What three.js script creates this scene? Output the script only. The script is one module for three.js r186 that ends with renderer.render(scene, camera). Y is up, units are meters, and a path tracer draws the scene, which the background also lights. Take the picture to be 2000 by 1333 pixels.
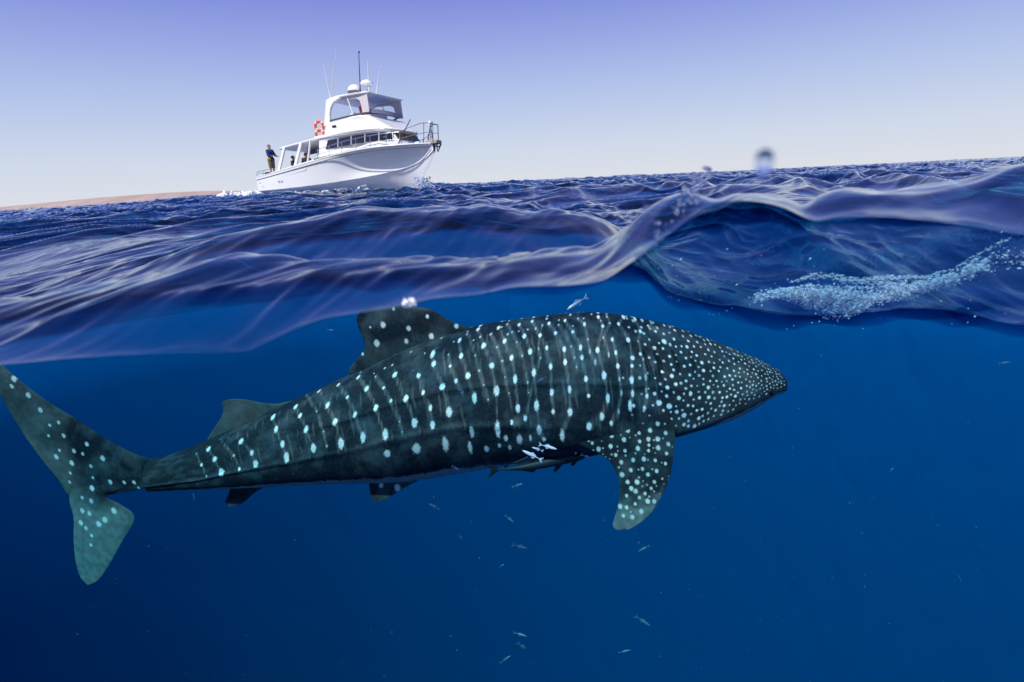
import * as THREE from 'three';
import { mergeGeometries, mergeVertices, toCreasedNormals } from 'three/addons/utils/BufferGeometryUtils.js';
import { MarchingCubes } from 'three/addons/objects/MarchingCubes.js';
import { RoundedBoxGeometry } from 'three/addons/geometries/RoundedBoxGeometry.js';
import { createNoise2D, createNoise3D } from 'simplex-noise';

// ---------------------------------------------------------------- camera, sky, sun, exposure
const scene = new THREE.Scene();
const camera = new THREE.PerspectiveCamera(62, 1024 / 682, 0.05, 3000);
camera.position.set(0, 0.30, 0);
camera.rotation.set(THREE.MathUtils.degToRad(-15.6), 0, THREE.MathUtils.degToRad(-3), 'YXZ');
camera.focus = 7; camera.userData.fStop = 2.6;
scene.add(camera);

const renderer = new THREE.WebGLRenderer({ antialias: true });
renderer.toneMapping = THREE.LinearToneMapping;
renderer.toneMappingExposure = 1.0;
renderer.shadowMap.enabled = true;

const SUN_DIR = new THREE.Vector3(-0.40, 0.86, 0.27).normalize();
{
  const W = 1024, H = 512, data = new Float32Array(W * H * 4);
  const stops = [[0, 0.72, 0.74, 0.80], [3, 0.63, 0.70, 0.83], [8, 0.45, 0.55, 0.83], [12, 0.32, 0.40, 0.78], [16, 0.215, 0.265, 0.71], [24, 0.13, 0.19, 0.60], [36, 0.085, 0.155, 0.52], [60, 0.055, 0.12, 0.43], [90, 0.05, 0.11, 0.40]];
  for (let j = 0; j < H; j++) {
    const el = (j + 0.5) / H * 180 - 90;
    let c = [0.72, 0.74, 0.80];
    if (el > 0) {
      let k = 0; while (k < stops.length - 2 && stops[k + 1][0] < el) k++;
      const a = stops[k], b = stops[k + 1], t = Math.min(1, (el - a[0]) / (b[0] - a[0]));
      c = [1, 2, 3].map((n) => a[n] + (b[n] - a[n]) * t);
    }
    for (let i = 0; i < W; i++) data.set([...c, 1], (j * W + i) * 4);
  }
  const sky = new THREE.DataTexture(data, W, H, THREE.RGBAFormat, THREE.FloatType);
  sky.mapping = THREE.EquirectangularReflectionMapping; sky.magFilter = THREE.LinearFilter; sky.needsUpdate = true;
  scene.background = sky; scene.environment = sky;
}
const sun = new THREE.DirectionalLight(new THREE.Color(1, 0.965, 0.91), 5.0);
sun.position.copy(SUN_DIR).multiplyScalar(60); sun.target.position.set(0, 0, -12);
sun.castShadow = true; sun.shadow.radius = 3; sun.shadow.mapSize.set(4096, 4096);
Object.assign(sun.shadow.camera, { left: -40, right: 40, top: 40, bottom: -40, near: 1, far: 160 });
scene.add(sun, sun.target);

// ---------------------------------------------------------------- helpers
let seed = 12345;
const rnd = () => { seed = (seed + 0x6d2b79f5) | 0; let t = Math.imul(seed ^ (seed >>> 15), 1 | seed); t = (t + Math.imul(t ^ (t >>> 7), 61 | t)) ^ t; return ((t ^ (t >>> 14)) >>> 0) / 4294967296; };
const n2 = createNoise2D(rnd), n3 = createNoise3D(rnd);
const V = (x, y, z) => new THREE.Vector3(x, y, z);
const lin = (r, g, b) => new THREE.Color().setRGB(r, g, b);
const clamp = (x, a = 0, b = 1) => Math.min(b, Math.max(a, x));
const sstep = (a, b, x) => { const t = clamp((x - a) / (b - a)); return t * t * (3 - 2 * t); };
const mix = (a, b, t) => a + (b - a) * t;
const tagged = (o, label, category, group, kind) => { if (label) o.userData.label = label; if (category) o.userData.category = category; if (group) o.userData.group = group; if (kind) o.userData.kind = kind; return o; };
function mesh(name, g, m, parent = scene) { const o = new THREE.Mesh(g, m); o.name = name; o.castShadow = o.receiveShadow = true; parent.add(o); return o; }
const toSRGB = (c) => Math.round(255 * clamp(c <= 0.0031308 ? c * 12.92 : 1.055 * Math.pow(c, 1 / 2.4) - 0.055));
function table(rows) {            // smooth curve through [x, y] points
  return (x) => {
    if (x <= rows[0][0]) return rows[0][1];
    const n = rows.length; if (x >= rows[n - 1][0]) return rows[n - 1][1];
    let k = 0; while (rows[k + 1][0] < x) k++;
    const s = (i) => i <= 0 ? (rows[1][1] - rows[0][1]) / (rows[1][0] - rows[0][0]) : i >= n - 1 ? (rows[n - 1][1] - rows[n - 2][1]) / (rows[n - 1][0] - rows[n - 2][0]) : (rows[i + 1][1] - rows[i - 1][1]) / (rows[i + 1][0] - rows[i - 1][0]);
    const h = rows[k + 1][0] - rows[k][0], t = (x - rows[k][0]) / h, t2 = t * t, t3 = t2 * t;
    return (2 * t3 - 3 * t2 + 1) * rows[k][1] + (t3 - 2 * t2 + t) * h * s(k) + (3 * t2 - 2 * t3) * rows[k + 1][1] + (t3 - t2) * h * s(k + 1);
  };
}
function gridGeometry(nu, nv, point, { closeU = false, uv } = {}) {
  const pos = [], uvs = [], idx = [];
  for (let j = 0; j <= nv; j++) for (let i = 0; i <= nu; i++) {
    const p = point(i / nu, j / nv); pos.push(p[0], p[1], p[2]);
    const t = uv ? uv(i / nu, j / nv, p) : [i / nu, j / nv]; uvs.push(t[0], t[1]);
  }
  const w = nu + 1;
  for (let j = 0; j < nv; j++) for (let i = 0; i < nu; i++) { const a = j * w + i; idx.push(a, a + 1, a + w + 1, a, a + w + 1, a + w); }
  const g = new THREE.BufferGeometry();
  g.setAttribute('position', new THREE.Float32BufferAttribute(pos, 3)); g.setAttribute('uv', new THREE.Float32BufferAttribute(uvs, 2));
  g.setIndex(idx); g.computeVertexNormals(); return g;
}
const tube = (pts, r, seg = 24, rad = 8) => new THREE.TubeGeometry(new THREE.CatmullRomCurve3(pts.map((p) => V(...p))), seg, r, rad, false);
const bar = (a, b, r, r2 = r) => { const A = V(...a), B = V(...b), g = new THREE.CylinderGeometry(r2, r, A.distanceTo(B), 8); g.applyQuaternion(new THREE.Quaternion().setFromUnitVectors(V(0, 1, 0), B.clone().sub(A).normalize())); return g.translate(...A.add(B).multiplyScalar(0.5).toArray()); };
const join = (gs) => mergeGeometries(gs.map((g) => { const q = g.index ? g.toNonIndexed() : g; for (const k of Object.keys(q.attributes)) if (!['position', 'normal', 'uv'].includes(k)) q.deleteAttribute(k); return q; }));
function colourTexture(W, H, pixel) {      // pixel(u, v) -> linear rgb
  const d = new Uint8Array(W * H * 4);
  for (let j = 0; j < H; j++) for (let i = 0; i < W; i++) { const c = pixel((i + 0.5) / W, (j + 0.5) / H, i, j), k = (j * W + i) * 4; d[k] = toSRGB(c[0]); d[k + 1] = toSRGB(c[1]); d[k + 2] = toSRGB(c[2]); d[k + 3] = 255; }
  const t = new THREE.DataTexture(d, W, H); t.colorSpace = THREE.SRGBColorSpace; t.magFilter = THREE.LinearFilter; t.minFilter = THREE.LinearFilter; t.wrapS = t.wrapT = THREE.ClampToEdgeWrapping; t.needsUpdate = true; return t;
}
function greyTexture(W, H, value) {
  const d = new Uint8Array(W * H * 4);
  for (let j = 0; j < H; j++) for (let i = 0; i < W; i++) { const c = 255 * clamp(value((i + 0.5) / W, (j + 0.5) / H)), k = (j * W + i) * 4; d[k] = d[k + 1] = d[k + 2] = c; d[k + 3] = 255; }
  const t = new THREE.DataTexture(d, W, H); t.magFilter = THREE.LinearFilter; t.wrapS = t.wrapT = THREE.RepeatWrapping; t.needsUpdate = true; return t;
}
const std = (c, roughness = 0.5, extra = {}) => new THREE.MeshPhysicalMaterial({ color: lin(...c), roughness, ...extra });

// ---------------------------------------------------------------- the sea
const edge = table([[-1.6, 0.02], [-0.935, 0.027], [-0.812, 0.032], [-0.616, 0.033], [-0.486, 0.028], [-0.436, 0.047], [-0.387, 0.065], [-0.329, 0.082], [-0.217, 0.094], [-0.133, 0.108], [-0.06, 0.111], [0.005, 0.12], [0.16, 0.123], [0.215, 0.152], [0.268, 0.189], [0.312, 0.222], [0.347, 0.242], [0.391, 0.251], [0.435, 0.247], [0.48, 0.235], [0.535, 0.21], [0.58, 0.213], [0.651, 0.21], [0.724, 0.201], [0.816, 0.186], [0.909, 0.167], [1.3, 0.12], [2, 0.05]]);
const crest = table([[-1.4, 0.06], [-0.9, 0.085], [-0.6, 0.11], [-0.3, 0.125], [0, 0.15], [0.15, 0.20], [0.266, 0.268], [0.31, 0.274], [0.363, 0.250], [0.398, 0.268], [0.432, 0.272], [0.477, 0.259], [0.514, 0.228], [0.54, 0.250], [0.582, 0.256], [0.644, 0.247], [0.714, 0.254], [0.8, 0.269], [0.884, 0.30], [1.1, 0.33], [1.9, 0.2]]);
const trough = table([[-1.2, -0.02], [-0.2, 0.0], [0.1, -0.04], [0.22, -0.13], [0.35, -0.22], [0.5, -0.30], [0.75, -0.36], [1.0, -0.42], [1.9, -0.4]]);
const ridge1 = table([[-1.4, 0.03], [-0.909, 0.076], [-0.767, 0.098], [-0.626, 0.127], [-0.487, 0.147], [-0.315, 0.156], [-0.126, 0.163], [0.008, 0.159], [0.098, 0.152], [0.17, 0.16], [0.241, 0.209], [0.302, 0.253]]);
const dip1 = table([[-1.4, -0.1], [-0.904, -0.03], [-0.624, 0.03], [-0.315, 0.045], [-0.126, 0.05], [0.143, 0.03], [0.278, 0.02]]);
const ridge2 = table([[-1.4, -0.2], [-0.894, -0.08], [-0.704, 0.035], [-0.519, 0.135], [-0.304, 0.203], [-0.163, 0.219], [0.013, 0.218], [0.144, 0.194], [0.276, 0.154]]);
const dip2 = table([[-1.4, -0.3], [-0.886, -0.2], [-0.605, 0.0], [-0.302, 0.10], [0.012, 0.07], [0.276, 0.0]]);
const swell = table([[-1.7, -1.6], [-0.9, -0.52], [-0.7, -0.12], [-0.45, 0.30], [-0.28, 0.30], [0, 0.14], [0.3, 0.0], [0.9, -0.5], [1.7, -1.4]]);
const ridged = (x, y, e = 0.004) => { const n = n2(x, y), v = 1 - Math.sqrt(n * n + e); return v * v; };
function seaHeight(x, d) {       // height of the water at x, d metres out
  const u = x / d;
  // wind sea: crests run away to the right, drawn out along the crest
  const a = 0.52, cx = x * Math.cos(a) - d * Math.sin(a), cz = x * Math.sin(a) + d * Math.cos(a);   // cx across the crests, cz along
  const wx = cx + 0.35 * n2(cx * 0.3 + 5, cz * 0.3), wz = cz + 0.35 * n2(cx * 0.3 - 9, cz * 0.3 + 4);
  const far = sstep(6, 30, d), grow = sstep(1.0, 2.6, d);
  let h = 0;
  const e = mix(0.10, 0.006, sstep(1.6, 9, d));                                    // crests are rounder close by
  const gust = 0.45 + 0.85 * sstep(-0.45, 0.6, n2(x * 0.11 + 2, d * 0.07));      // wind patches
  h += (0.04 + 0.16 * sstep(2, 9, d) + 0.20 * far) * (ridged(wx * 0.24 + 1.7, wz * 0.10, e) - 0.45);
  h += (0.09 + 0.06 * sstep(1.5, 5, d) + 0.06 * far) * (ridged(wx * 0.62 + 7.1, wz * 0.21 + 3, e) - 0.45);
  h += gust * (0.032 + 0.020 * sstep(1.5, 5, d) + 0.02 * far) * (ridged(wx * 1.5 + 2.2, wz * 0.62, e) - 0.45);
  h += gust * (0.005 + 0.014 * sstep(1.6, 5, d)) * (1 - sstep(12, 26, d)) * (ridged(wx * 3.6, wz * 1.9 + 8, e) - 0.45);
  h += (0.0003 + 0.0040 * sstep(2.0, 4, d)) * (1 - sstep(5, 11, d)) * (ridged(wx * 8.5 + 4, wz * 5.5, e) - 0.45);
  h *= mix(0.55, 1, grow);
  if (d < 4.5) { // slow glassy folds close to the lens
    const q = (1 - sstep(2.6, 4.5, d)) * 0.8;
    h += q * (0.016 * n2(wx * 2.6 + 3, wz * 1.1 + d * 1.2) + 0.010 * (ridged(wx * 3.4 - 6, wz * 1.2, 0.12) - 0.4) + 0.0035 * n2(wx * 11, wz * 4.5));
  }
  if (d > 25) h += sstep(25, 60, d) * 0.34 * n2(x * 0.06 + 3, d * 0.06);
  // the swell that lifts against the lens, and the trough behind it
  const run = (ds, hs) => { if (d >= ds[ds.length - 1]) return hs[hs.length - 1]; let k = 0; while (ds[k + 1] < d) k++; return mix(hs[k], hs[k + 1], sstep(ds[k], ds[k + 1], d)); };
  const w = sstep(0.13, 0.29, u);
  const s = (w < 1 ? (1 - w) * run([1, 1.24, 1.55, 2.0, 2.9, 4.4, 7], [edge(u), ridge1(u), 0.3 - (0.3 - ridge1(u)) * 1.25 + 0.012 + 0.036 * sstep(0.05, -0.5, u), dip1(u), ridge2(u), dip2(u), -0.02]) : 0) + (w > 0 ? w * run([1, 1.45, 2.6, 5.5], [edge(u), crest(u), trough(u), -0.02]) : 0);
  h = h * sstep(0.98, 1.18, d) + s;
  h += swell(clamp(u, -1.7, 1.7)) * sstep(9, 42, d);     // a long swell under the boat that falls off to both sides
  return h;
}
const slabDepth = (x, d) => Math.min(0.05, 0.002 + 0.2 * (d - 1)) * (1 + 0.6 * n2(x * 2.6, d * 2.6) * (1 - sstep(8, 20, d)));  // thickness of the added absorbing slab, varied so the sunlight dapples
const seaSpot = (i, j) => { const d = Math.pow(420, j * j * 0.35 + j * 0.65), uu = i * 2 - 1; return [1.75 * (0.62 * uu + 0.38 * uu ** 3) * d + Math.sign(uu) * 320 * Math.max(0, Math.abs(uu) - 0.86), d]; };
const waterMaterial = new THREE.MeshPhysicalMaterial({ color: lin(0.94, 0.98, 1.0), specularIntensity: 1.0, transmission: 1, thickness: 0, ior: 1.333, roughness: 0.05 });
{
  const g = gridGeometry(900, 880, (i, j) => { const [x, d] = seaSpot(i, j); return [x, seaHeight(x, d), -d]; });
  tagged(mesh('water_surface', g, waterMaterial), 'wind ruffled blue sea surface lapping across the split view', 'sea', null, 'structure');
}
{ // unseen slab added under the surface to swallow light slanting in low
  const NX = 420, NT = 420, pos = [], idx = [], w = NX + 1, n = w * (NT + 1);
  for (const under of [0, 1]) for (let j = 0; j <= NT; j++) for (let i = 0; i <= NX; i++) {
    const [x, d] = seaSpot(i / NX, j / NT), t = slabDepth(x, d);
    pos.push(x, seaHeight(x, d) - 0.002 - (under ? t : 0), -d);
  }
  const quad = (a, b, c, e) => idx.push(a, b, c, a, c, e);
  for (let j = 0; j < NT; j++) for (let i = 0; i < NX; i++) { const a = j * w + i; quad(a, a + 1, a + w + 1, a + w); quad(n + a, n + a + w, n + a + w + 1, n + a + 1); }
  for (let i = 0; i < NX; i++) { quad(i, n + i, n + i + 1, i + 1); const b = NT * w + i; quad(b, b + 1, n + b + 1, n + b); }
  for (let j = 0; j < NT; j++) { const a = j * w, b = a + NX; quad(a, a + w, n + a + w, n + a); quad(b, n + b, n + b + w, b + w); }
  const g = new THREE.BufferGeometry(); g.setAttribute('position', new THREE.Float32BufferAttribute(pos, 3)); g.setIndex(idx); g.computeVertexNormals();
  const m = new THREE.MeshPhysicalMaterial({ color: 0xffffff, transparent: true, opacity: 0, roughness: 1, thickness: 0.05, attenuationColor: lin(0.62, 0.83, 0.90), attenuationDistance: 0.05 });
  tagged(mesh('water_001', g, m), 'unseen absorbing slab added under the sea surface', 'sea', null, 'structure');
}
{ // the same sea going on behind the lens
  const g = gridGeometry(60, 40, (i, j) => { const x = mix(-70, 70, i), z = mix(0.6, 60, j); return [x, 0.06 * n2(x * 0.3, z * 0.3) - 0.03, z]; });
  tagged(mesh('water_surface_001', g, waterMaterial), 'calmer sea surface behind the lens', 'sea', null, 'structure');
}
{ // the blue water mass: a broad clear hollow round the lens, closing in below the surface further out
  const R = [0, 6, 12, 17, 20, 22.5, 24.5, 26, 28, 31, 36, 60, 120, 420, 900], Y = [-39, -39, -38.5, -36, -31, -23, -14, -8, -5.4, -5.8, -8, -8, -8, -4, 0];
  const prof = table(R.map((r, i) => [r, Y[i]]));
  const g = gridGeometry(128, 140, (i, j) => {
    const a = i * Math.PI * 2, r = 0.01 + 900 * Math.pow(j, 2.4), x = Math.sin(a) * r, z = -Math.cos(a) * r - 5;
    return [x, prof(r) + (r > 30 ? 0 : 0.25 * n2(x * 0.12, z * 0.12)) - (r > 120 ? 16 * Math.sin(a) ** 2 * sstep(120, 900, r) : 0), z];
  });
  tagged(mesh('deep_water', g, std([0.004, 0.076, 0.285], 1)), 'deep blue open water below and beyond the whale shark', 'sea', null, 'structure');
}
{ // clear water takes the red out of the light on its way
  const g = new THREE.BoxGeometry(200, 50, 46).translate(0, -25.6, -24);
  const m = new THREE.MeshPhysicalMaterial({ color: 0xffffff, transparent: true, opacity: 0, roughness: 1, thickness: 1, attenuationColor: lin(0.885, 0.989, 0.9885), attenuationDistance: 1 });
  tagged(mesh('water', g, m), 'clear blue water that the whale shark swims in', 'sea', null, 'structure');
}

// ---------------------------------------------------------------- the whale shark
// stations from tail to snout: along, top, side ridge, belly, half width (metres)
const STATIONS = [[-3.592,-0.603,-0.813,-0.914,0.117],[-3.399,-0.551,-0.778,-0.899,0.133],[-3.172,-0.475,-0.732,-0.879,0.158],[-2.947,-0.383,-0.684,-0.858,0.19],[-2.672,-0.269,-0.602,-0.838,0.233],[-2.401,-0.148,-0.529,-0.811,0.277],[-2.135,-0.032,-0.454,-0.781,0.319],[-1.877,0.073,-0.397,-0.756,0.356],[-1.623,0.181,-0.318,-0.737,0.4],[-1.325,0.304,-0.241,-0.716,0.45],[-1.034,0.432,-0.135,-0.694,0.505],[-0.748,0.548,-0.057,-0.645,0.544],[-0.471,0.625,0.014,-0.586,0.561],[-0.2,0.678,0.036,-0.526,0.566],[0.065,0.715,0.04,-0.467,0.571],[0.324,0.743,0.037,-0.411,0.583],[0.579,0.759,0.026,-0.353,0.587],[0.829,0.741,0.006,-0.294,0.57],[1.035,0.703,-0.009,-0.237,0.545],[1.238,0.649,-0.022,-0.185,0.509],[1.399,0.592,-0.0,-0.144,0.468],[1.559,0.528,0.056,-0.117,0.428],[1.717,0.46,0.113,-0.068,0.395],[1.854,0.399,0.164,-0.016,0.335],[1.971,0.347,0.178,0.051,0.26],[2.052,0.3,0.195,0.1,0.215],[2.112,0.266,0.178,0.112,0.165],[2.146,0.226,0.166,0.126,0.095]];
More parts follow.
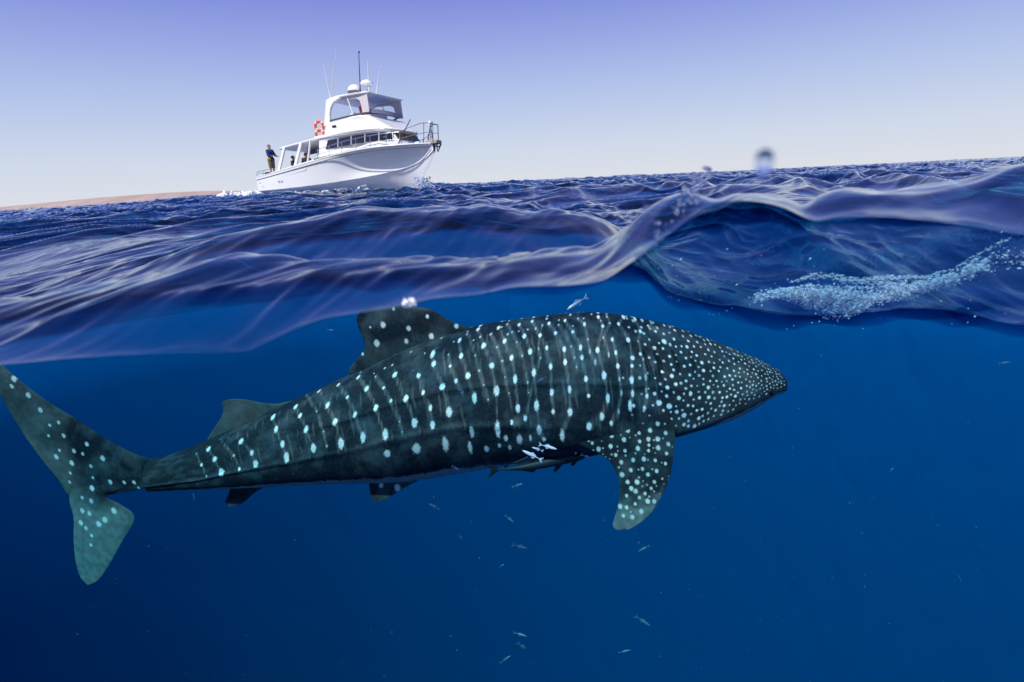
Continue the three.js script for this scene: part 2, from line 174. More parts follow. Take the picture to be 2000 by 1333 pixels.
// spots: along /2000, round /1000 (0 back, 620 side ridge, 1000 belly), half length /20000, half height /10000, strength /100
const SPOTS = [[256,262,63,353,100],[280,425,64,292,100],[298,594,82,423,100],[216,262,21,109,55],[238,444,44,201,100],[251,594,24,110,55],[285,169,13,82,55],[340,450,37,146,55],[354,594,43,163,100],[360,325,68,283,100],[396,475,55,237,100],[405,581,70,299,100],[447,181,60,341,100],[467,331,58,282,100],[489,469,59,266,100],[498,575,68,363,100],[512,162,55,257,100],[536,281,54,203,100],[561,412,63,266,100],[581,556,69,295,100],[521,0,13,62,55],[587,300,24,83,55],[610,462,19,59,55],[616,562,30,95,55],[570,69,45,238,100],[614,281,50,232,100],[638,419,57,223,100],[650,562,65,318,100],[625,106,34,190,100],[661,275,35,128,100],[685,412,43,180,100],[703,562,58,295,100],[674,119,41,212,100],[707,269,52,186,100],[736,419,52,200,100],[756,581,56,283,100],[723,200,20,84,55],[750,312,31,100,100],[770,406,31,109,100],[790,531,17,47,55],[794,588,17,49,55],[772,250,50,180,100],[805,419,54,184,100],[823,556,61,233,100],[830,312,40,124,100],[843,412,33,121,100],[859,500,36,155,100],[863,588,40,195,100],[885,406,56,163,100],[899,538,60,224,100],[892,225,19,69,55],[899,300,29,89,100],[914,388,32,122,100],[928,450,13,33,55],[910,125,36,221,100],[921,250,42,170,100],[939,369,51,171,100],[954,481,47,243,100],[854,188,48,282,100],[861,262,48,181,100],[885,406,54,156,100],[899,538,54,227,100],[828,306,32,121,100],[843,412,32,123,100],[859,500,32,150,100],[861,588,38,187,100],[921,38,17,108,55],[952,262,19,62,55],[963,350,25,70,55],[974,425,16,41,55],[983,494,22,55,55],[945,31,37,247,100],[968,206,48,214,100],[990,331,51,148,100],[1001,456,57,222,100],[1001,631,51,327,100],[979,125,20,92,55],[999,231,19,65,55],[1012,312,26,72,55],[1019,394,16,40,55],[1028,469,16,38,55],[994,62,37,223,100],[1014,194,39,173,100],[1032,300,38,152,100],[1041,406,41,196,100],[1046,538,44,176,100],[1012,31,24,166,55],[1028,131,23,103,55],[1041,212,23,78,55],[1055,294,22,63,55],[1068,425,19,79,55],[1070,469,16,37,55],[1041,62,34,205,100],[1057,175,42,168,100],[1072,275,45,158,100],[1081,381,44,181,100],[1086,525,47,221,100],[1090,631,51,195,100],[1099,675,39,103,100],[1070,38,30,213,100],[1081,125,26,119,55],[1092,181,36,131,100],[1108,262,29,132,100],[1117,356,35,150,100],[1119,469,41,146,100],[1121,550,35,111,100],[1095,100,20,100,55],[1090,262,16,82,55],[1095,312,16,74,55],[1061,581,38,128,100],[1032,600,32,111,100],[1110,88,33,177,100],[1126,175,36,131,100],[1146,275,35,144,100],[1148,338,38,140,100],[1157,456,35,155,100],[1157,550,50,157,100],[1139,656,48,296,100],[1132,112,20,93,55],[1161,262,19,54,55],[1168,319,16,70,55],[1172,362,16,66,55],[1146,75,30,170,100],[1164,175,33,117,100],[1181,269,32,154,100],[1184,319,35,123,100],[1192,412,37,126,100],[1197,481,34,76,100],[1175,62,20,121,55],[1190,119,30,185,100],[1197,225,16,86,55],[1201,288,19,132,55],[1212,338,22,141,55],[1221,38,33,238,100],[1230,131,33,139,100],[1217,281,41,155,100],[1230,394,47,169,100],[1237,488,38,186,100],[1224,562,44,161,100],[1197,606,53,160,100],[1241,25,24,181,55],[1246,100,24,113,55],[1230,212,19,107,55],[1241,300,20,129,55],[1250,219,31,134,100],[1257,288,31,119,100],[1261,350,39,117,100],[1264,406,25,109,55],[1268,462,25,127,55],[1261,538,25,105,55],[1244,588,36,102,100],[1284,6,45,292,100],[1268,100,38,162,100],[1290,212,51,152,100],[1299,306,52,103,100],[1297,344,43,89,100],[1295,406,55,159,100],[1297,462,39,152,100],[1290,512,47,217,100],[1317,12,38,235,100],[1326,138,44,151,100],[1317,212,20,52,55],[1328,306,24,88,55],[1333,388,31,157,55],[1333,444,27,110,55],[1335,469,39,106,100],[1328,519,43,88,100],[1362,12,32,206,55],[1353,94,31,137,55],[1375,69,32,158,55],[945,638,45,196,80],[937,700,42,250,80],[885,675,60,271,80],[1046,675,56,201,80],[1017,669,42,124,80],[972,712,53,138,80],[821,669,85,179,80],[1001,700,35,99,80],[1023,712,35,117,80],[1070,669,31,135,80],[754,669,67,142,80],[1366,494,67,112,100],[1393,506,72,115,100],[1439,550,78,107,100],[1439,594,60,84,100],[1455,606,48,70,100],[1477,619,58,128,100],[1415,531,54,79,100],[1422,469,62,88,100],[1402,369,55,92,100],[1388,425,52,86,100],[1413,406,54,81,100],[1388,181,62,161,100],[1419,144,44,117,100],[1462,181,55,121,100],[1508,275,54,105,100],[1511,325,54,97,100],[1524,425,60,101,100],[1524,481,59,99,100],[1493,475,53,82,100],[1462,450,56,115,100],[1491,581,57,92,100],[1502,538,46,74,100],[1453,506,49,66,100],[1386,462,42,69,100],[1355,456,45,75,100],[1377,356,37,66,100],[1359,238,45,102,100],[1444,312,49,76,100],[1466,300,43,71,100],[1462,356,50,74,100],[1448,388,49,70,100],[1399,269,40,78,100],[1402,312,35,63,100],[1453,262,43,75,100],[1437,231,42,79,100],[1548,300,42,87,100],[1564,319,36,76,100],[1582,356,41,90,100],[1553,388,36,68,100],[1562,462,41,78,100],[1586,500,46,98,100],[1608,375,37,83,100],[1637,450,47,105,100],[1597,444,36,77,100],[1615,506,48,110,100],[1577,556,45,96,100],[1548,569,45,87,100],[1531,519,41,71,100],[1471,512,43,60,100],[1493,231,42,87,100],[1477,212,36,76,100],[1422,200,34,72,100],[1686,219,33,113,50],[1702,512,36,87,63],[2000,481,87,260,60],[1339,438,24,40,71],[1795,425,50,130,61],[1359,312,37,63,62],[1760,369,52,143,83],[1758,294,45,103,67],[1709,312,49,136,77],[1586,462,27,54,61],[1471,125,50,122,80],[1399,562,37,50,88],[1829,569,53,154,59],[1697,6,34,108,56],[1869,456,76,191,89],[1617,300,34,93,91],[1335,588,37,69,56],[1386,594,32,63,73],[1522,569,39,72,69],[1844,69,47,207,93],[1377,525,35,63,78],[1895,294,73,176,52],[1491,444,40,54,53],[1293,19,30,149,58],[1573,50,36,140,81],[1689,594,40,96,65],[1713,138,43,178,59],[1591,119,37,142,87],[1633,544,40,82,51],[1606,212,35,118,67],[1617,125,32,97,80],[1504,106,42,142,63],[1335,150,40,106,64],[1715,431,32,80,90],[1437,481,31,45,85],[1455,88,41,143,59],[1651,556,26,57,86],[1720,500,37,101,58],[1660,494,39,91,67],[1488,44,45,193,67],[1809,312,42,127,95],[1671,194,45,122,85],[1637,350,27,74,90],[1813,231,48,131,56],[1533,262,37,82,74],[1773,175,34,96,94],[1846,231,74,208,73],[1755,481,51,145,82],[1729,456,46,107,58],[1413,594,29,45,54],[1704,250,44,139,79],[1846,350,62,181,88],[1573,225,28,86,59],[1628,400,41,89,78],[1702,456,41,99,75],[1660,375,33,88,67],[1428,356,36,56,93],[1775,294,40,126,72],[1640,88,42,153,72],[1715,356,45,115,67],[1546,212,32,86,85],[1624,231,37,98,79],[1357,600,29,44,53],[1644,194,28,79,85],[1475,375,31,46,79],[1524,6,36,139,62],[1321,281,39,88,95],[1844,431,61,160,51],[1464,550,45,59,53],[1608,538,30,55,85],[1326,531,33,42,75],[1760,88,34,153,77],[1406,444,34,60,63],[1660,438,40,90,83],[1486,269,34,53,60],[1533,100,29,115,71],[1562,550,40,64,73],[1495,356,48,73,52],[1693,400,32,80,72],[1726,569,29,76,59],[1488,162,35,105,84],[1720,0,44,147,71],[1495,306,40,64,52],[1413,506,31,44,84],[1849,156,61,223,56],[1544,494,39,83,57],[2000,206,80,235,93],[1382,300,34,70,57],[1653,94,45,151,61],[1568,612,40,78,73],[1422,294,27,38,75],[1310,38,43,208,59],[1666,0,30,142,90],[1606,112,30,92,60],[1588,388,24,61,53],[1684,350,31,62,88],[1742,550,36,91,92],[1749,0,42,141,71],[1780,569,43,125,89],[1902,488,98,213,94],[1357,388,25,38,86],[1642,269,43,107,73],[1560,162,36,112,69],[1891,0,68,292,53],[1313,144,39,108,57],[1786,50,46,172,62],[1515,506,39,59,54],[1588,69,33,134,76],[1882,262,54,191,63],[1862,556,70,157,90],[1513,150,37,92,68],[1368,112,36,117,91],[1399,0,34,200,84],[1660,150,33,134,75],[1295,119,34,89,73],[1370,569,25,43,52],[1631,575,36,84,53],[1542,356,39,87,56],[1686,438,45,102,82],[1384,388,36,54,53],[1680,519,38,91,80],[1657,300,28,71,78],[1798,538,34,114,62],[1486,412,28,42,60],[1595,562,29,55,78],[1724,262,43,125,65],[1611,456,42,82,73],[1524,206,33,72,94],[1608,606,36,74,72],[1655,606,34,78,63],[1368,0,27,168,78],[1433,525,43,48,68],[1430,38,48,186,80],[1740,144,31,108,71],[1464,0,48,183,54],[1695,144,40,158,52],[1624,481,37,69,93],[1390,119,35,117,72],[1508,375,36,58,57],[1737,331,40,103,61],[1909,6,53,172,51],[1775,450,43,124,86],[1840,300,47,153,80],[1370,412,39,64,59],[1404,194,43,118,66],[1397,531,27,46,86],[1715,600,41,144,63],[1595,288,34,88,74],[1555,69,42,184,91],[1466,412,49,63,73],[1780,512,52,162,53],[1746,238,48,130,64],[1539,456,43,87,61],[1780,350,58,128,57],[1673,269,39,103,57],[1524,606,35,67,85],[1826,481,58,166,81],[1337,6,43,223,73],[1600,488,34,66,81],[1531,388,34,68,91],[1350,506,30,43,88],[1675,400,31,89,81],[1513,450,41,75,62],[1715,81,41,158,82],[1669,575,42,104,79],[1626,169,34,116,86],[1455,581,48,76,67],[1582,244,32,93,93],[1568,525,35,82,61],[1722,194,37,105,89],[1382,231,33,74,90],[1624,6,30,152,65],[1600,344,40,99,94],[1731,106,28,112,68],[1577,419,37,89,93],[1473,481,37,45,69],[1608,419,35,80,71],[1760,412,47,116,80],[1542,412,26,40,66],[1793,169,57,221,67],[1835,0,33,129,64],[1927,31,74,245,90],[1671,319,32,93,88],[1573,588,39,88,70],[1662,531,41,88,59],[1907,375,74,157,86],[1729,400,38,103,94],[1337,619,35,68,61],[1951,138,62,136,76],[1366,269,29,54,71],[1339,369,26,49,69],[1419,256,33,49,80],[1811,25,33,157,92],[1793,238,58,192,79],[1571,500,42,78,89],[1818,406,70,166,63],[1319,338,24,40,63],[1299,512,42,75,94],[1482,338,33,64,92],[1775,244,45,129,80],[1417,6,30,150,67],[1439,450,38,56,74],[1373,444,25,43,82],[1875,200,73,232,79],[1591,606,29,65,66],[1809,175,54,156,63],[1617,581,25,68,62],[1446,425,50,61,69],[1758,531,44,136,87],[1341,550,23,35,63],[1758,31,37,164,87],[1593,175,30,111,52],[1697,75,28,107,89],[1677,125,29,88,65],[1637,19,33,167,64],[1869,394,82,234,51],[1642,400,32,82,58],[1782,0,46,185,51],[1484,538,47,68,93],[1511,0,36,156,86],[1620,344,40,84,65],[1551,262,34,77,52],[1542,600,29,62,79],[1504,575,36,69,70],[1553,12,43,160,69],[1804,488,43,122,71],[1693,556,44,115,65],[1295,550,26,34,82],[1430,400,49,68,71],[1535,325,37,71,50],[1557,425,37,64,62],[1693,300,31,96,52],[1539,156,42,139,71],[1442,188,38,76,90],[1317,612,29,52,52],[1373,200,28,70,67],[1762,150,49,166,53],[1508,406,41,62,80],[1571,288,36,76,70],[1330,100,39,119,67],[1642,506,41,90,53],[1408,94,29,82,75],[1350,69,31,146,71],[1299,462,26,38,52],[1535,38,42,214,50],[1533,550,33,62,68],[1321,462,26,38,54],[1344,294,31,60,74],[1335,225,36,73,70],[1373,619,37,87,57],[1273,400,27,45,63],[1422,562,36,59,87],[1686,488,37,81,59],[1473,250,49,81,68],[1795,375,40,89,85],[1753,600,46,160,94],[1737,500,32,71,75],[1408,338,38,70,83],[1317,394,40,74,68],[1348,188,30,82,53],[1671,81,38,146,65],[1508,606,42,69,72],[1493,612,29,62,90],[1571,394,26,52,63],[1673,456,35,95,82],[1635,312,30,67,87],[1404,619,39,72,93],[1226,81,16,74,60],[716,162,17,66,60],[1103,25,27,175,60],[897,125,18,76,60],[672,56,24,128,60],[796,94,21,96,60],[1164,131,19,72,60],[861,38,24,127,60],[759,156,24,94,60],[981,119,21,89,60],[1063,125,21,81,60],[1019,144,27,101,60],[834,162,17,64,60],[943,150,19,73,60],[741,156,25,98,60],[1188,62,19,100,60],[1157,0,28,190,60],[1132,62,20,107,60],[1043,131,17,65,60],[923,75,19,95,60],[957,131,25,100,60],[1001,62,22,118,60],[750,12,15,79,60],[1206,0,22,155,60]];
const LINES = [[[256,262],[280,425],[298,594]],[[216,262],[238,444],[251,594]],[[285,169],[340,450],[354,594]],[[360,325],[396,475],[405,581]],[[447,181],[467,331],[489,469],[498,575]],[[512,162],[536,281],[561,412],[581,556]],[[521,0],[587,300],[610,462],[616,562]],[[570,69],[614,281],[638,419],[650,562]],[[625,106],[661,275],[685,412],[703,562]],[[674,119],[707,269],[736,419],[756,581]],[[723,200],[750,312],[770,406],[790,531],[794,588]],[[772,250],[805,419],[823,556]],[[830,312],[843,412],[859,500],[863,588]],[[892,225],[899,300],[914,388],[928,450]],[[910,125],[921,250],[939,369],[954,481]],[[854,188],[861,262],[885,406],[899,538]],[[828,306],[843,412],[859,500],[861,588]],[[921,38],[952,262],[963,350],[974,425],[983,494]],[[945,31],[968,206],[990,331],[1001,456],[1001,631]],[[979,125],[999,231],[1012,312],[1019,394],[1028,469]],[[994,62],[1014,194],[1032,300],[1041,406],[1046,538]],[[1012,31],[1028,131],[1041,212],[1055,294],[1068,425],[1070,469]],[[1041,62],[1057,175],[1072,275],[1081,381],[1086,525],[1090,631],[1099,675]],[[1070,38],[1081,125],[1092,181],[1108,262],[1117,356],[1119,469],[1121,550]],[[1095,100],[1090,262],[1095,312],[1061,581],[1032,600]],[[1110,88],[1126,175],[1146,275],[1148,338],[1157,456],[1157,550],[1139,656]],[[1132,112],[1161,262],[1168,319],[1172,362]],[[1146,75],[1164,175],[1181,269],[1184,319],[1192,412],[1197,481]],[[1175,62],[1190,119],[1197,225],[1201,288],[1212,338]],[[1221,38],[1230,131],[1217,281],[1230,394],[1237,488],[1224,562],[1197,606]],[[1241,25],[1246,100],[1230,212],[1241,300]],[[1250,219],[1257,288],[1261,350],[1264,406],[1268,462],[1261,538],[1244,588]],[[1284,6],[1268,100],[1290,212],[1299,306],[1297,344],[1295,406],[1297,462],[1290,512]],[[1317,12],[1326,138],[1317,212],[1328,306],[1333,388],[1333,444],[1335,469],[1328,519]],[[1362,12],[1353,94],[1375,69]]];
{
  const N = STATIONS.length - 1;
  const cur = [0, 1, 2, 3, 4].map((k) => table(STATIONS.map((s, i) => [i, s[k]])));
  const station = (u) => cur.map((c) => c(u * N));
  const GILLS = [[0.262, 0.41, 0.6645, 0.0105], [0.232, 0.39, 0.6770, 0.0130], [0.214, 0.37, 0.7018, 0.0138], [0.214, 0.365, 0.7343, 0.0090]];   // round from, to, along, sweep
  const side = (u, v, sgn) => {
    const [x, yt, yr, yb, w0] = station(u), w = Math.max(0.01, w0);
    let y, z;
    if (v <= 0.62) { const t = v / 0.62 * Math.PI / 2; z = w * Math.pow(Math.sin(t), 0.9); y = yr + (yt - yr) * Math.cos(t); }
    else { const t = (v - 0.62) / 0.38 * Math.PI / 2; z = w * Math.pow(Math.max(0, Math.cos(t)), 0.85); y = yr - (yr - yb) * Math.sin(t); }
    const bump = (v0, s, a) => a * Math.exp(-(((v - v0) / s) ** 2));
    const r = bump(0.62, 0.016, 0.014 * (1 - sstep(0.50, 0.62, u))) + bump(0.43, 0.014, 0.010 * sstep(0.2, 0.35, u) * (1 - sstep(0.68, 0.76, u))) + bump(0.23, 0.014, 0.012 * sstep(0.4, 0.5, u) * (1 - sstep(0.66, 0.74, u)));
    let cut = 0;
    if (u > 0.655 && u < 0.75 && v > 0.2 && v < 0.42) for (const G of GILLS) { const dv = (v - G[0]) / (G[1] - G[0]); if (dv > 0 && dv < 1) cut = Math.max(cut, Math.sin(Math.PI * dv) * Math.exp(-(((u - G[2] - G[3] * Math.pow(dv, 0.75)) / 0.0019) ** 2))); }
    return [x, y + (v < 0.6 ? r * 0.5 : 0) - cut * 0.012, (z + r - cut * 0.05) * sgn];
  };
  const tailEnd = side(0, 0.5, 1), snout = STATIONS[N];
  const NS = 950, NV = 140;
  const half = (sgn) => {
    const g = gridGeometry(NV, NS, (i, j) => side(j, i, sgn), { uv: (i, j) => [j, i] });
    if (sgn > 0) { const ix = g.index.array; for (let k = 0; k < ix.length; k += 3) { const t = ix[k]; ix[k] = ix[k + 1]; ix[k + 1] = t; } }
    return g;
  };
  const cap = (j, sgn) => { // close the blunt snout
    const pos = [], uv = [], [x, yt, yr, yb] = station(1);
    const c = [x + 0.022, (yt + yb) / 2, 0];
    for (let k = 0; k < 40; k++) {
      const a = side(1, k / 40, sgn), b = side(1, (k + 1) / 40, sgn), t = sgn > 0 ? [a, b] : [b, a];
      pos.push(...c, ...t[0], ...t[1]); uv.push(1, 0.5, 1, k / 40, 1, k / 40);
    }
    const g = new THREE.BufferGeometry(); g.setAttribute('position', new THREE.Float32BufferAttribute(pos, 3)); g.setAttribute('uv', new THREE.Float32BufferAttribute(uv, 2)); g.setIndex([...Array(120).keys()]); return g;
  };
  let body = mergeGeometries([half(1), half(-1), cap(1, 1), cap(1, -1)].map((g) => { g.deleteAttribute('normal'); return g; }));
  // weld by place only so that the two halves shade as one body
  {
    const p = body.attributes.position, key = new Map(), nrm = new Float32Array(p.count * 3), at = new Int32Array(p.count);
    for (let i = 0; i < p.count; i++) { const k = [p.getX(i), p.getY(i), p.getZ(i)].map((q) => Math.round(q * 5000)).join(); if (!key.has(k)) key.set(k, key.size); at[i] = key.get(k); }
    const acc = new Float32Array(key.size * 3), ix = body.index.array, a = V(), b = V(), c = V();
    for (let k = 0; k < ix.length; k += 3) {
      a.fromBufferAttribute(p, ix[k]); b.fromBufferAttribute(p, ix[k + 1]); c.fromBufferAttribute(p, ix[k + 2]);
      b.sub(a); c.sub(a); b.cross(c);
      for (let q = 0; q < 3; q++) { const w = at[ix[k + q]] * 3; acc[w] += b.x; acc[w + 1] += b.y; acc[w + 2] += b.z; }
    }
    for (let i = 0; i < p.count; i++) { const w = at[i] * 3, l = Math.hypot(acc[w], acc[w + 1], acc[w + 2]) || 1; nrm.set([acc[w] / l, acc[w + 1] / l, acc[w + 2] / l], i * 3); }
    body.setAttribute('normal', new THREE.BufferAttribute(nrm, 3));
  }
  // --- fins, each a tapering foil between its leading and its trailing edge
  function polyline(pts) { const c = new THREE.CatmullRomCurve3(pts.map((p) => V(p[0], p[1], 0)), false, 'centripetal'); return (t) => c.getPointAt(clamp(t)); }
  const foil = (c) => 3.4 * (0.2969 * Math.sqrt(c) - 0.126 * c - 0.3516 * c * c + 0.2843 * c ** 3 - 0.1036 * c ** 4);
  function fin(lead, trail, thick, place, uv, { n = 56, m = 22, bend = () => 0 } = {}) {
    const L = polyline(lead), T = polyline(trail);
    const g = gridGeometry(2 * m, n, (i, j) => {
      const s = i * 2, c = s <= 1 ? s : 2 - s, sg = s <= 1 ? 1 : -1, a = L(j), b = T(j), cc = c * c * (3 - 2 * c) * 0.5 + c * 0.5;
      const x = mix(a.x, b.x, cc), y = mix(a.y, b.y, cc);
      return place(x, y, sg * thick * foil(cc) * (1 - 0.72 * j) * 0.5 + bend(j, cc));
    }, { uv: (i, j) => { const s = i * 2, c = s <= 1 ? s : 2 - s, a = L(j), b = T(j), cc = c * c * (3 - 2 * c) * 0.5 + c * 0.5; return uv(mix(a.x, b.x, cc), mix(a.y, b.y, cc)); } });
    return g;
  }
  const MX0 = -5.05, MX1 = -0.2, MY0 = -2.1, MY1 = 0.9;
  const midUV = (x, y) => [(x - MX0) / (MX1 - MX0), (y - MY0) / (MY1 - MY0)];
  const mid = (x, y, z) => [x, y, z];
  const fins = [];
  fins.push(fin([[-0.22, 0.5], [-0.293, 0.642], [-0.441, 0.693], [-0.552, 0.756], [-0.659, 0.824], [-0.84, 0.854], [-1.015, 0.862]], [[-1.40, 0.17], [-1.445, 0.29], [-1.404, 0.355], [-1.34, 0.419], [-1.274, 0.501], [-1.273, 0.583], [-1.306, 0.683], [-1.306, 0.785], [-1.218, 0.84], [-1.015, 0.862]], 0.17, mid, midUV));
  fins.push(fin([[-1.9, -0.2], [-1.993, 0.004], [-2.168, -0.011], [-2.314, -0.001], [-2.458, 0.029], [-2.607, 0.034]], [[-2.8, -0.5], [-2.924, -0.386], [-2.87, -0.302], [-2.762, -0.178], [-2.701, -0.081], [-2.694, 0.004], [-2.607, 0.034]], 0.085, mid, midUV));
  const tailBend = (j) => 0.10 * j * j;
  fins.push(fin([[-3.2, -0.62], [-3.526, -0.58], [-3.689, -0.534], [-3.94, -0.386], [-4.231, -0.148], [-4.477, 0.046], [-4.683, 0.269], [-4.799, 0.423], [-4.896, 0.61], [-4.96, 0.73]], [[-3.6, -0.88], [-4.15, -0.985], [-4.36, -1.01], [-4.549, -1.009], [-4.614, -0.839], [-4.719, -0.615], [-4.83, -0.312], [-4.908, 0.009], [-4.939, 0.219], [-5.006, 0.45], [-5.0, 0.691], [-4.96, 0.73]], 0.16, mid, midUV, { n: 80, bend: tailBend }));
  fins.push(fin([[-3.7, -0.86], [-4.0, -0.93], [-4.141, -0.988], [-3.985, -1.081], [-3.871, -1.188], [-4.101, -1.526], [-4.322, -1.81], [-4.48, -1.974], [-4.589, -2.017]], [[-4.10, -0.66], [-4.40, -0.80], [-4.549, -1.009], [-4.559, -1.244], [-4.626, -1.516], [-4.661, -1.763], [-4.649, -1.931], [-4.589, -2.017]], 0.075, mid, midUV, { n: 70, bend: (j) => 0.06 * j }));
  fins.push(fin([[-2.40, -0.70], [-2.411, -0.82], [-2.562, -0.932], [-2.716, -1.047], [-2.84, -1.084]], [[-2.76, -0.72], [-2.784, -0.855], [-2.838, -0.967], [-2.873, -1.034], [-2.84, -1.084]], 0.05, mid, midUV));
  for (const s of [1, -1]) fins.push(fin([[-0.72, -0.50], [-0.767, -0.599], [-0.826, -0.64], [-1.002, -0.729], [-1.153, -0.814], [-1.266, -0.852]], [[-1.28, -0.55], [-1.312, -0.644], [-1.313, -0.685], [-1.293, -0.797], [-1.266, -0.852]], 0.05, (x, y, z) => [x, y, z + s * (0.15 + 0.35 * Math.max(0, -0.6 - y))], midUV));
  const finsGeo = mergeGeometries(fins);
  const PO = V(1.215, 0.076, 0.535), EX = V(-0.9747, -0.2083, 0.0814), EY = V(0.2213, -0.846, 0.485), EN = EX.clone().cross(EY);
  const pecUV = (x, y) => [(x + 0.06) / 0.84, (y + 0.2) / 0.92];
  const pec = (place) => fin([[0.10, -0.20], [0.056, -0.097], [0.005, -0.02], [-0.005, 0.05], [0.026, 0.174], [0.074, 0.293], [0.135, 0.407], [0.213, 0.506], [0.297, 0.588], [0.404, 0.651], [0.502, 0.678]], [[0.60, -0.18], [0.68, -0.05], [0.689, 0.022], [0.631, 0.069], [0.561, 0.125], [0.507, 0.182], [0.48, 0.255], [0.474, 0.337], [0.493, 0.424], [0.528, 0.506], [0.563, 0.571], [0.594, 0.635], [0.573, 0.667], [0.502, 0.678]], 0.14, place, pecUV, { n: 80, m: 26, bend: (j, c) => -0.05 * j * j - 0.03 * c });
  const near = pec((x, y, z) => PO.clone().addScaledVector(EX, x).addScaledVector(EY, y).addScaledVector(EN, z).toArray());
  const far = pec((x, y, z) => [PO.x - 0.98 * x - 0.25 * y, PO.y - 0.06 - 0.18 * x - 0.16 * y + z, -0.40 - 0.95 * y]);
  const pecGeo = mergeGeometries([near, far]);

  // --- markings
  const skin = (x, y) => {   // dark slate hide, cloudy with paler patches
    const a = 0.5 + 0.5 * n2(x * 1.7, y * 1.7), b = 0.5 + 0.5 * n2(x * 5 + 3, y * 5), c = 0.5 + 0.5 * n2(x * 17, y * 17 + 5), d = 0.5 + 0.5 * n2(x * 60, y * 60);
    const k = sstep(0.35, 0.9, a * 0.45 + b * 0.4 + c * 0.15) * 0.8 + 0.10 * c + 0.16 * (d - 0.5);
    return [mix(0.005, 0.056, k), mix(0.011, 0.078, k), mix(0.018, 0.092, k)];
  };
  const W = 2048, H = 1024, cover = new Float32Array(W * H);
  const blot = (buf, w, h, u, v, ru, rv, k, soft = 0.32) => {
    const i0 = Math.max(0, Math.floor((u - ru * 1.5) * w)), i1 = Math.min(w - 1, Math.ceil((u + ru * 1.5) * w)), j0 = Math.max(0, Math.floor((v - rv * 1.5) * h)), j1 = Math.min(h - 1, Math.ceil((v + rv * 1.5) * h));
    const wob = rnd() * 9;
    for (let j = j0; j <= j1; j++) for (let i = i0; i <= i1; i++) {
      const dx = ((i + 0.5) / w - u) / ru, dy = ((j + 0.5) / h - v) / rv, r = Math.hypot(dx, dy) * (1 + 0.16 * n2(dx * 1.3 + wob, dy * 1.3) * 1.4);
      const a = k * (1 - sstep(1 - soft, 1 + soft, r)), q = j * w + i; if (a > buf[q]) buf[q] = a;
    }
  };
  for (const [u, v, ru, rv, k] of SPOTS) blot(cover, W, H, u / 2000, v / 1000, Math.max(1.4 / W, ru / 20000 * 1), Math.max(2.0 / H, rv / 10000 * 1), k / 100);
  for (const l of LINES) for (let s = 0; s < l.length - 1; s++) {
    const a = l[s], b = l[s + 1], st = 26;
    for (let q = 0; q <= st; q++) { const t = q / st, wv = 0.0012 * n2(t * 3 + s, a[0] * 0.01); blot(cover, W, H, mix(a[0], b[0], t) / 2000 + wv, mix(a[1], b[1], t) / 1000, 0.0010, 0.02, 0.06 + 0.08 * n2(t * 4, a[0]), 0.6); }
  }
  // faint thin bars between the rows of spots
  for (let k = 0; k < 46; k++) {
    const u = 0.12 + 0.56 * (k + 0.5 * rnd()) / 46; let v = 0.12 + 0.1 * rnd(), uu = u;
    while (v < 0.60) { v += 0.012; uu += 0.0004; blot(cover, W, H, uu + 0.001 * n2(v * 8, k), v, 0.0009, 0.016, 0.07 * sstep(0, 0.6, n2(v * 5, k * 3.1)), 0.6); }
  }
  const sAlong = (u) => station(u)[0];
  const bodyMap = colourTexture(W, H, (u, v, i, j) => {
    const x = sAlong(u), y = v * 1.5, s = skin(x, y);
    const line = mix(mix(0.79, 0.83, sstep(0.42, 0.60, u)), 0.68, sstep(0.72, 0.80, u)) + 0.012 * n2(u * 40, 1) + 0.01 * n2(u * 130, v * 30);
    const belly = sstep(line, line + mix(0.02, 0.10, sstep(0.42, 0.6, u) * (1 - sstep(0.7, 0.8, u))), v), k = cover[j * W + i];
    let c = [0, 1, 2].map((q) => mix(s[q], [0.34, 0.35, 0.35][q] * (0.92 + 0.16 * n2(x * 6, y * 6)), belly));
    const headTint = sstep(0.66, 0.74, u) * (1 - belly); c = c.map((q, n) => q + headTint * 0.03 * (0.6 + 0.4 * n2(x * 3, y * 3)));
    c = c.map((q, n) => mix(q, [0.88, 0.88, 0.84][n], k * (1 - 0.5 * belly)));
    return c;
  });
  const FW = 1620, FH = 1002, fc = new Float32Array(FW * FH);
  const fspot = (x, y, r) => { const [u, v] = midUV(x, y); blot(fc, FW, FH, u, v, r / (MX1 - MX0), r * 1.2 / (MY1 - MY0), 0.75 + 0.25 * rnd()); };
  for (const [x, y, r] of [[-1.084, 0.704, 0.0214], [-1.158, 0.543, 0.0241], [-0.862, 0.671, 0.0174], [-0.893, 0.561, 0.0174], [-0.896, 0.457, 0.0161], [-0.672, 0.602, 0.0201], [-0.679, 0.439, 0.0214], [-0.676, 0.349, 0.0201], [-0.456, 0.681, 0.0161], [-0.442, 0.554, 0.0147], [-0.857, 0.359, 0.0107], [-0.976, 0.84, 0.012], [-0.693, 0.769, 0.0134], [-1.2, 0.684, 0.008], [-1.298, 0.447, 0.012], [-1.032, 0.261, 0.0201], [-0.824, 0.244, 0.0161], [-1.05, -0.72, 0.025], [-1.2, -0.70, 0.02]]) fspot(x, y, r);
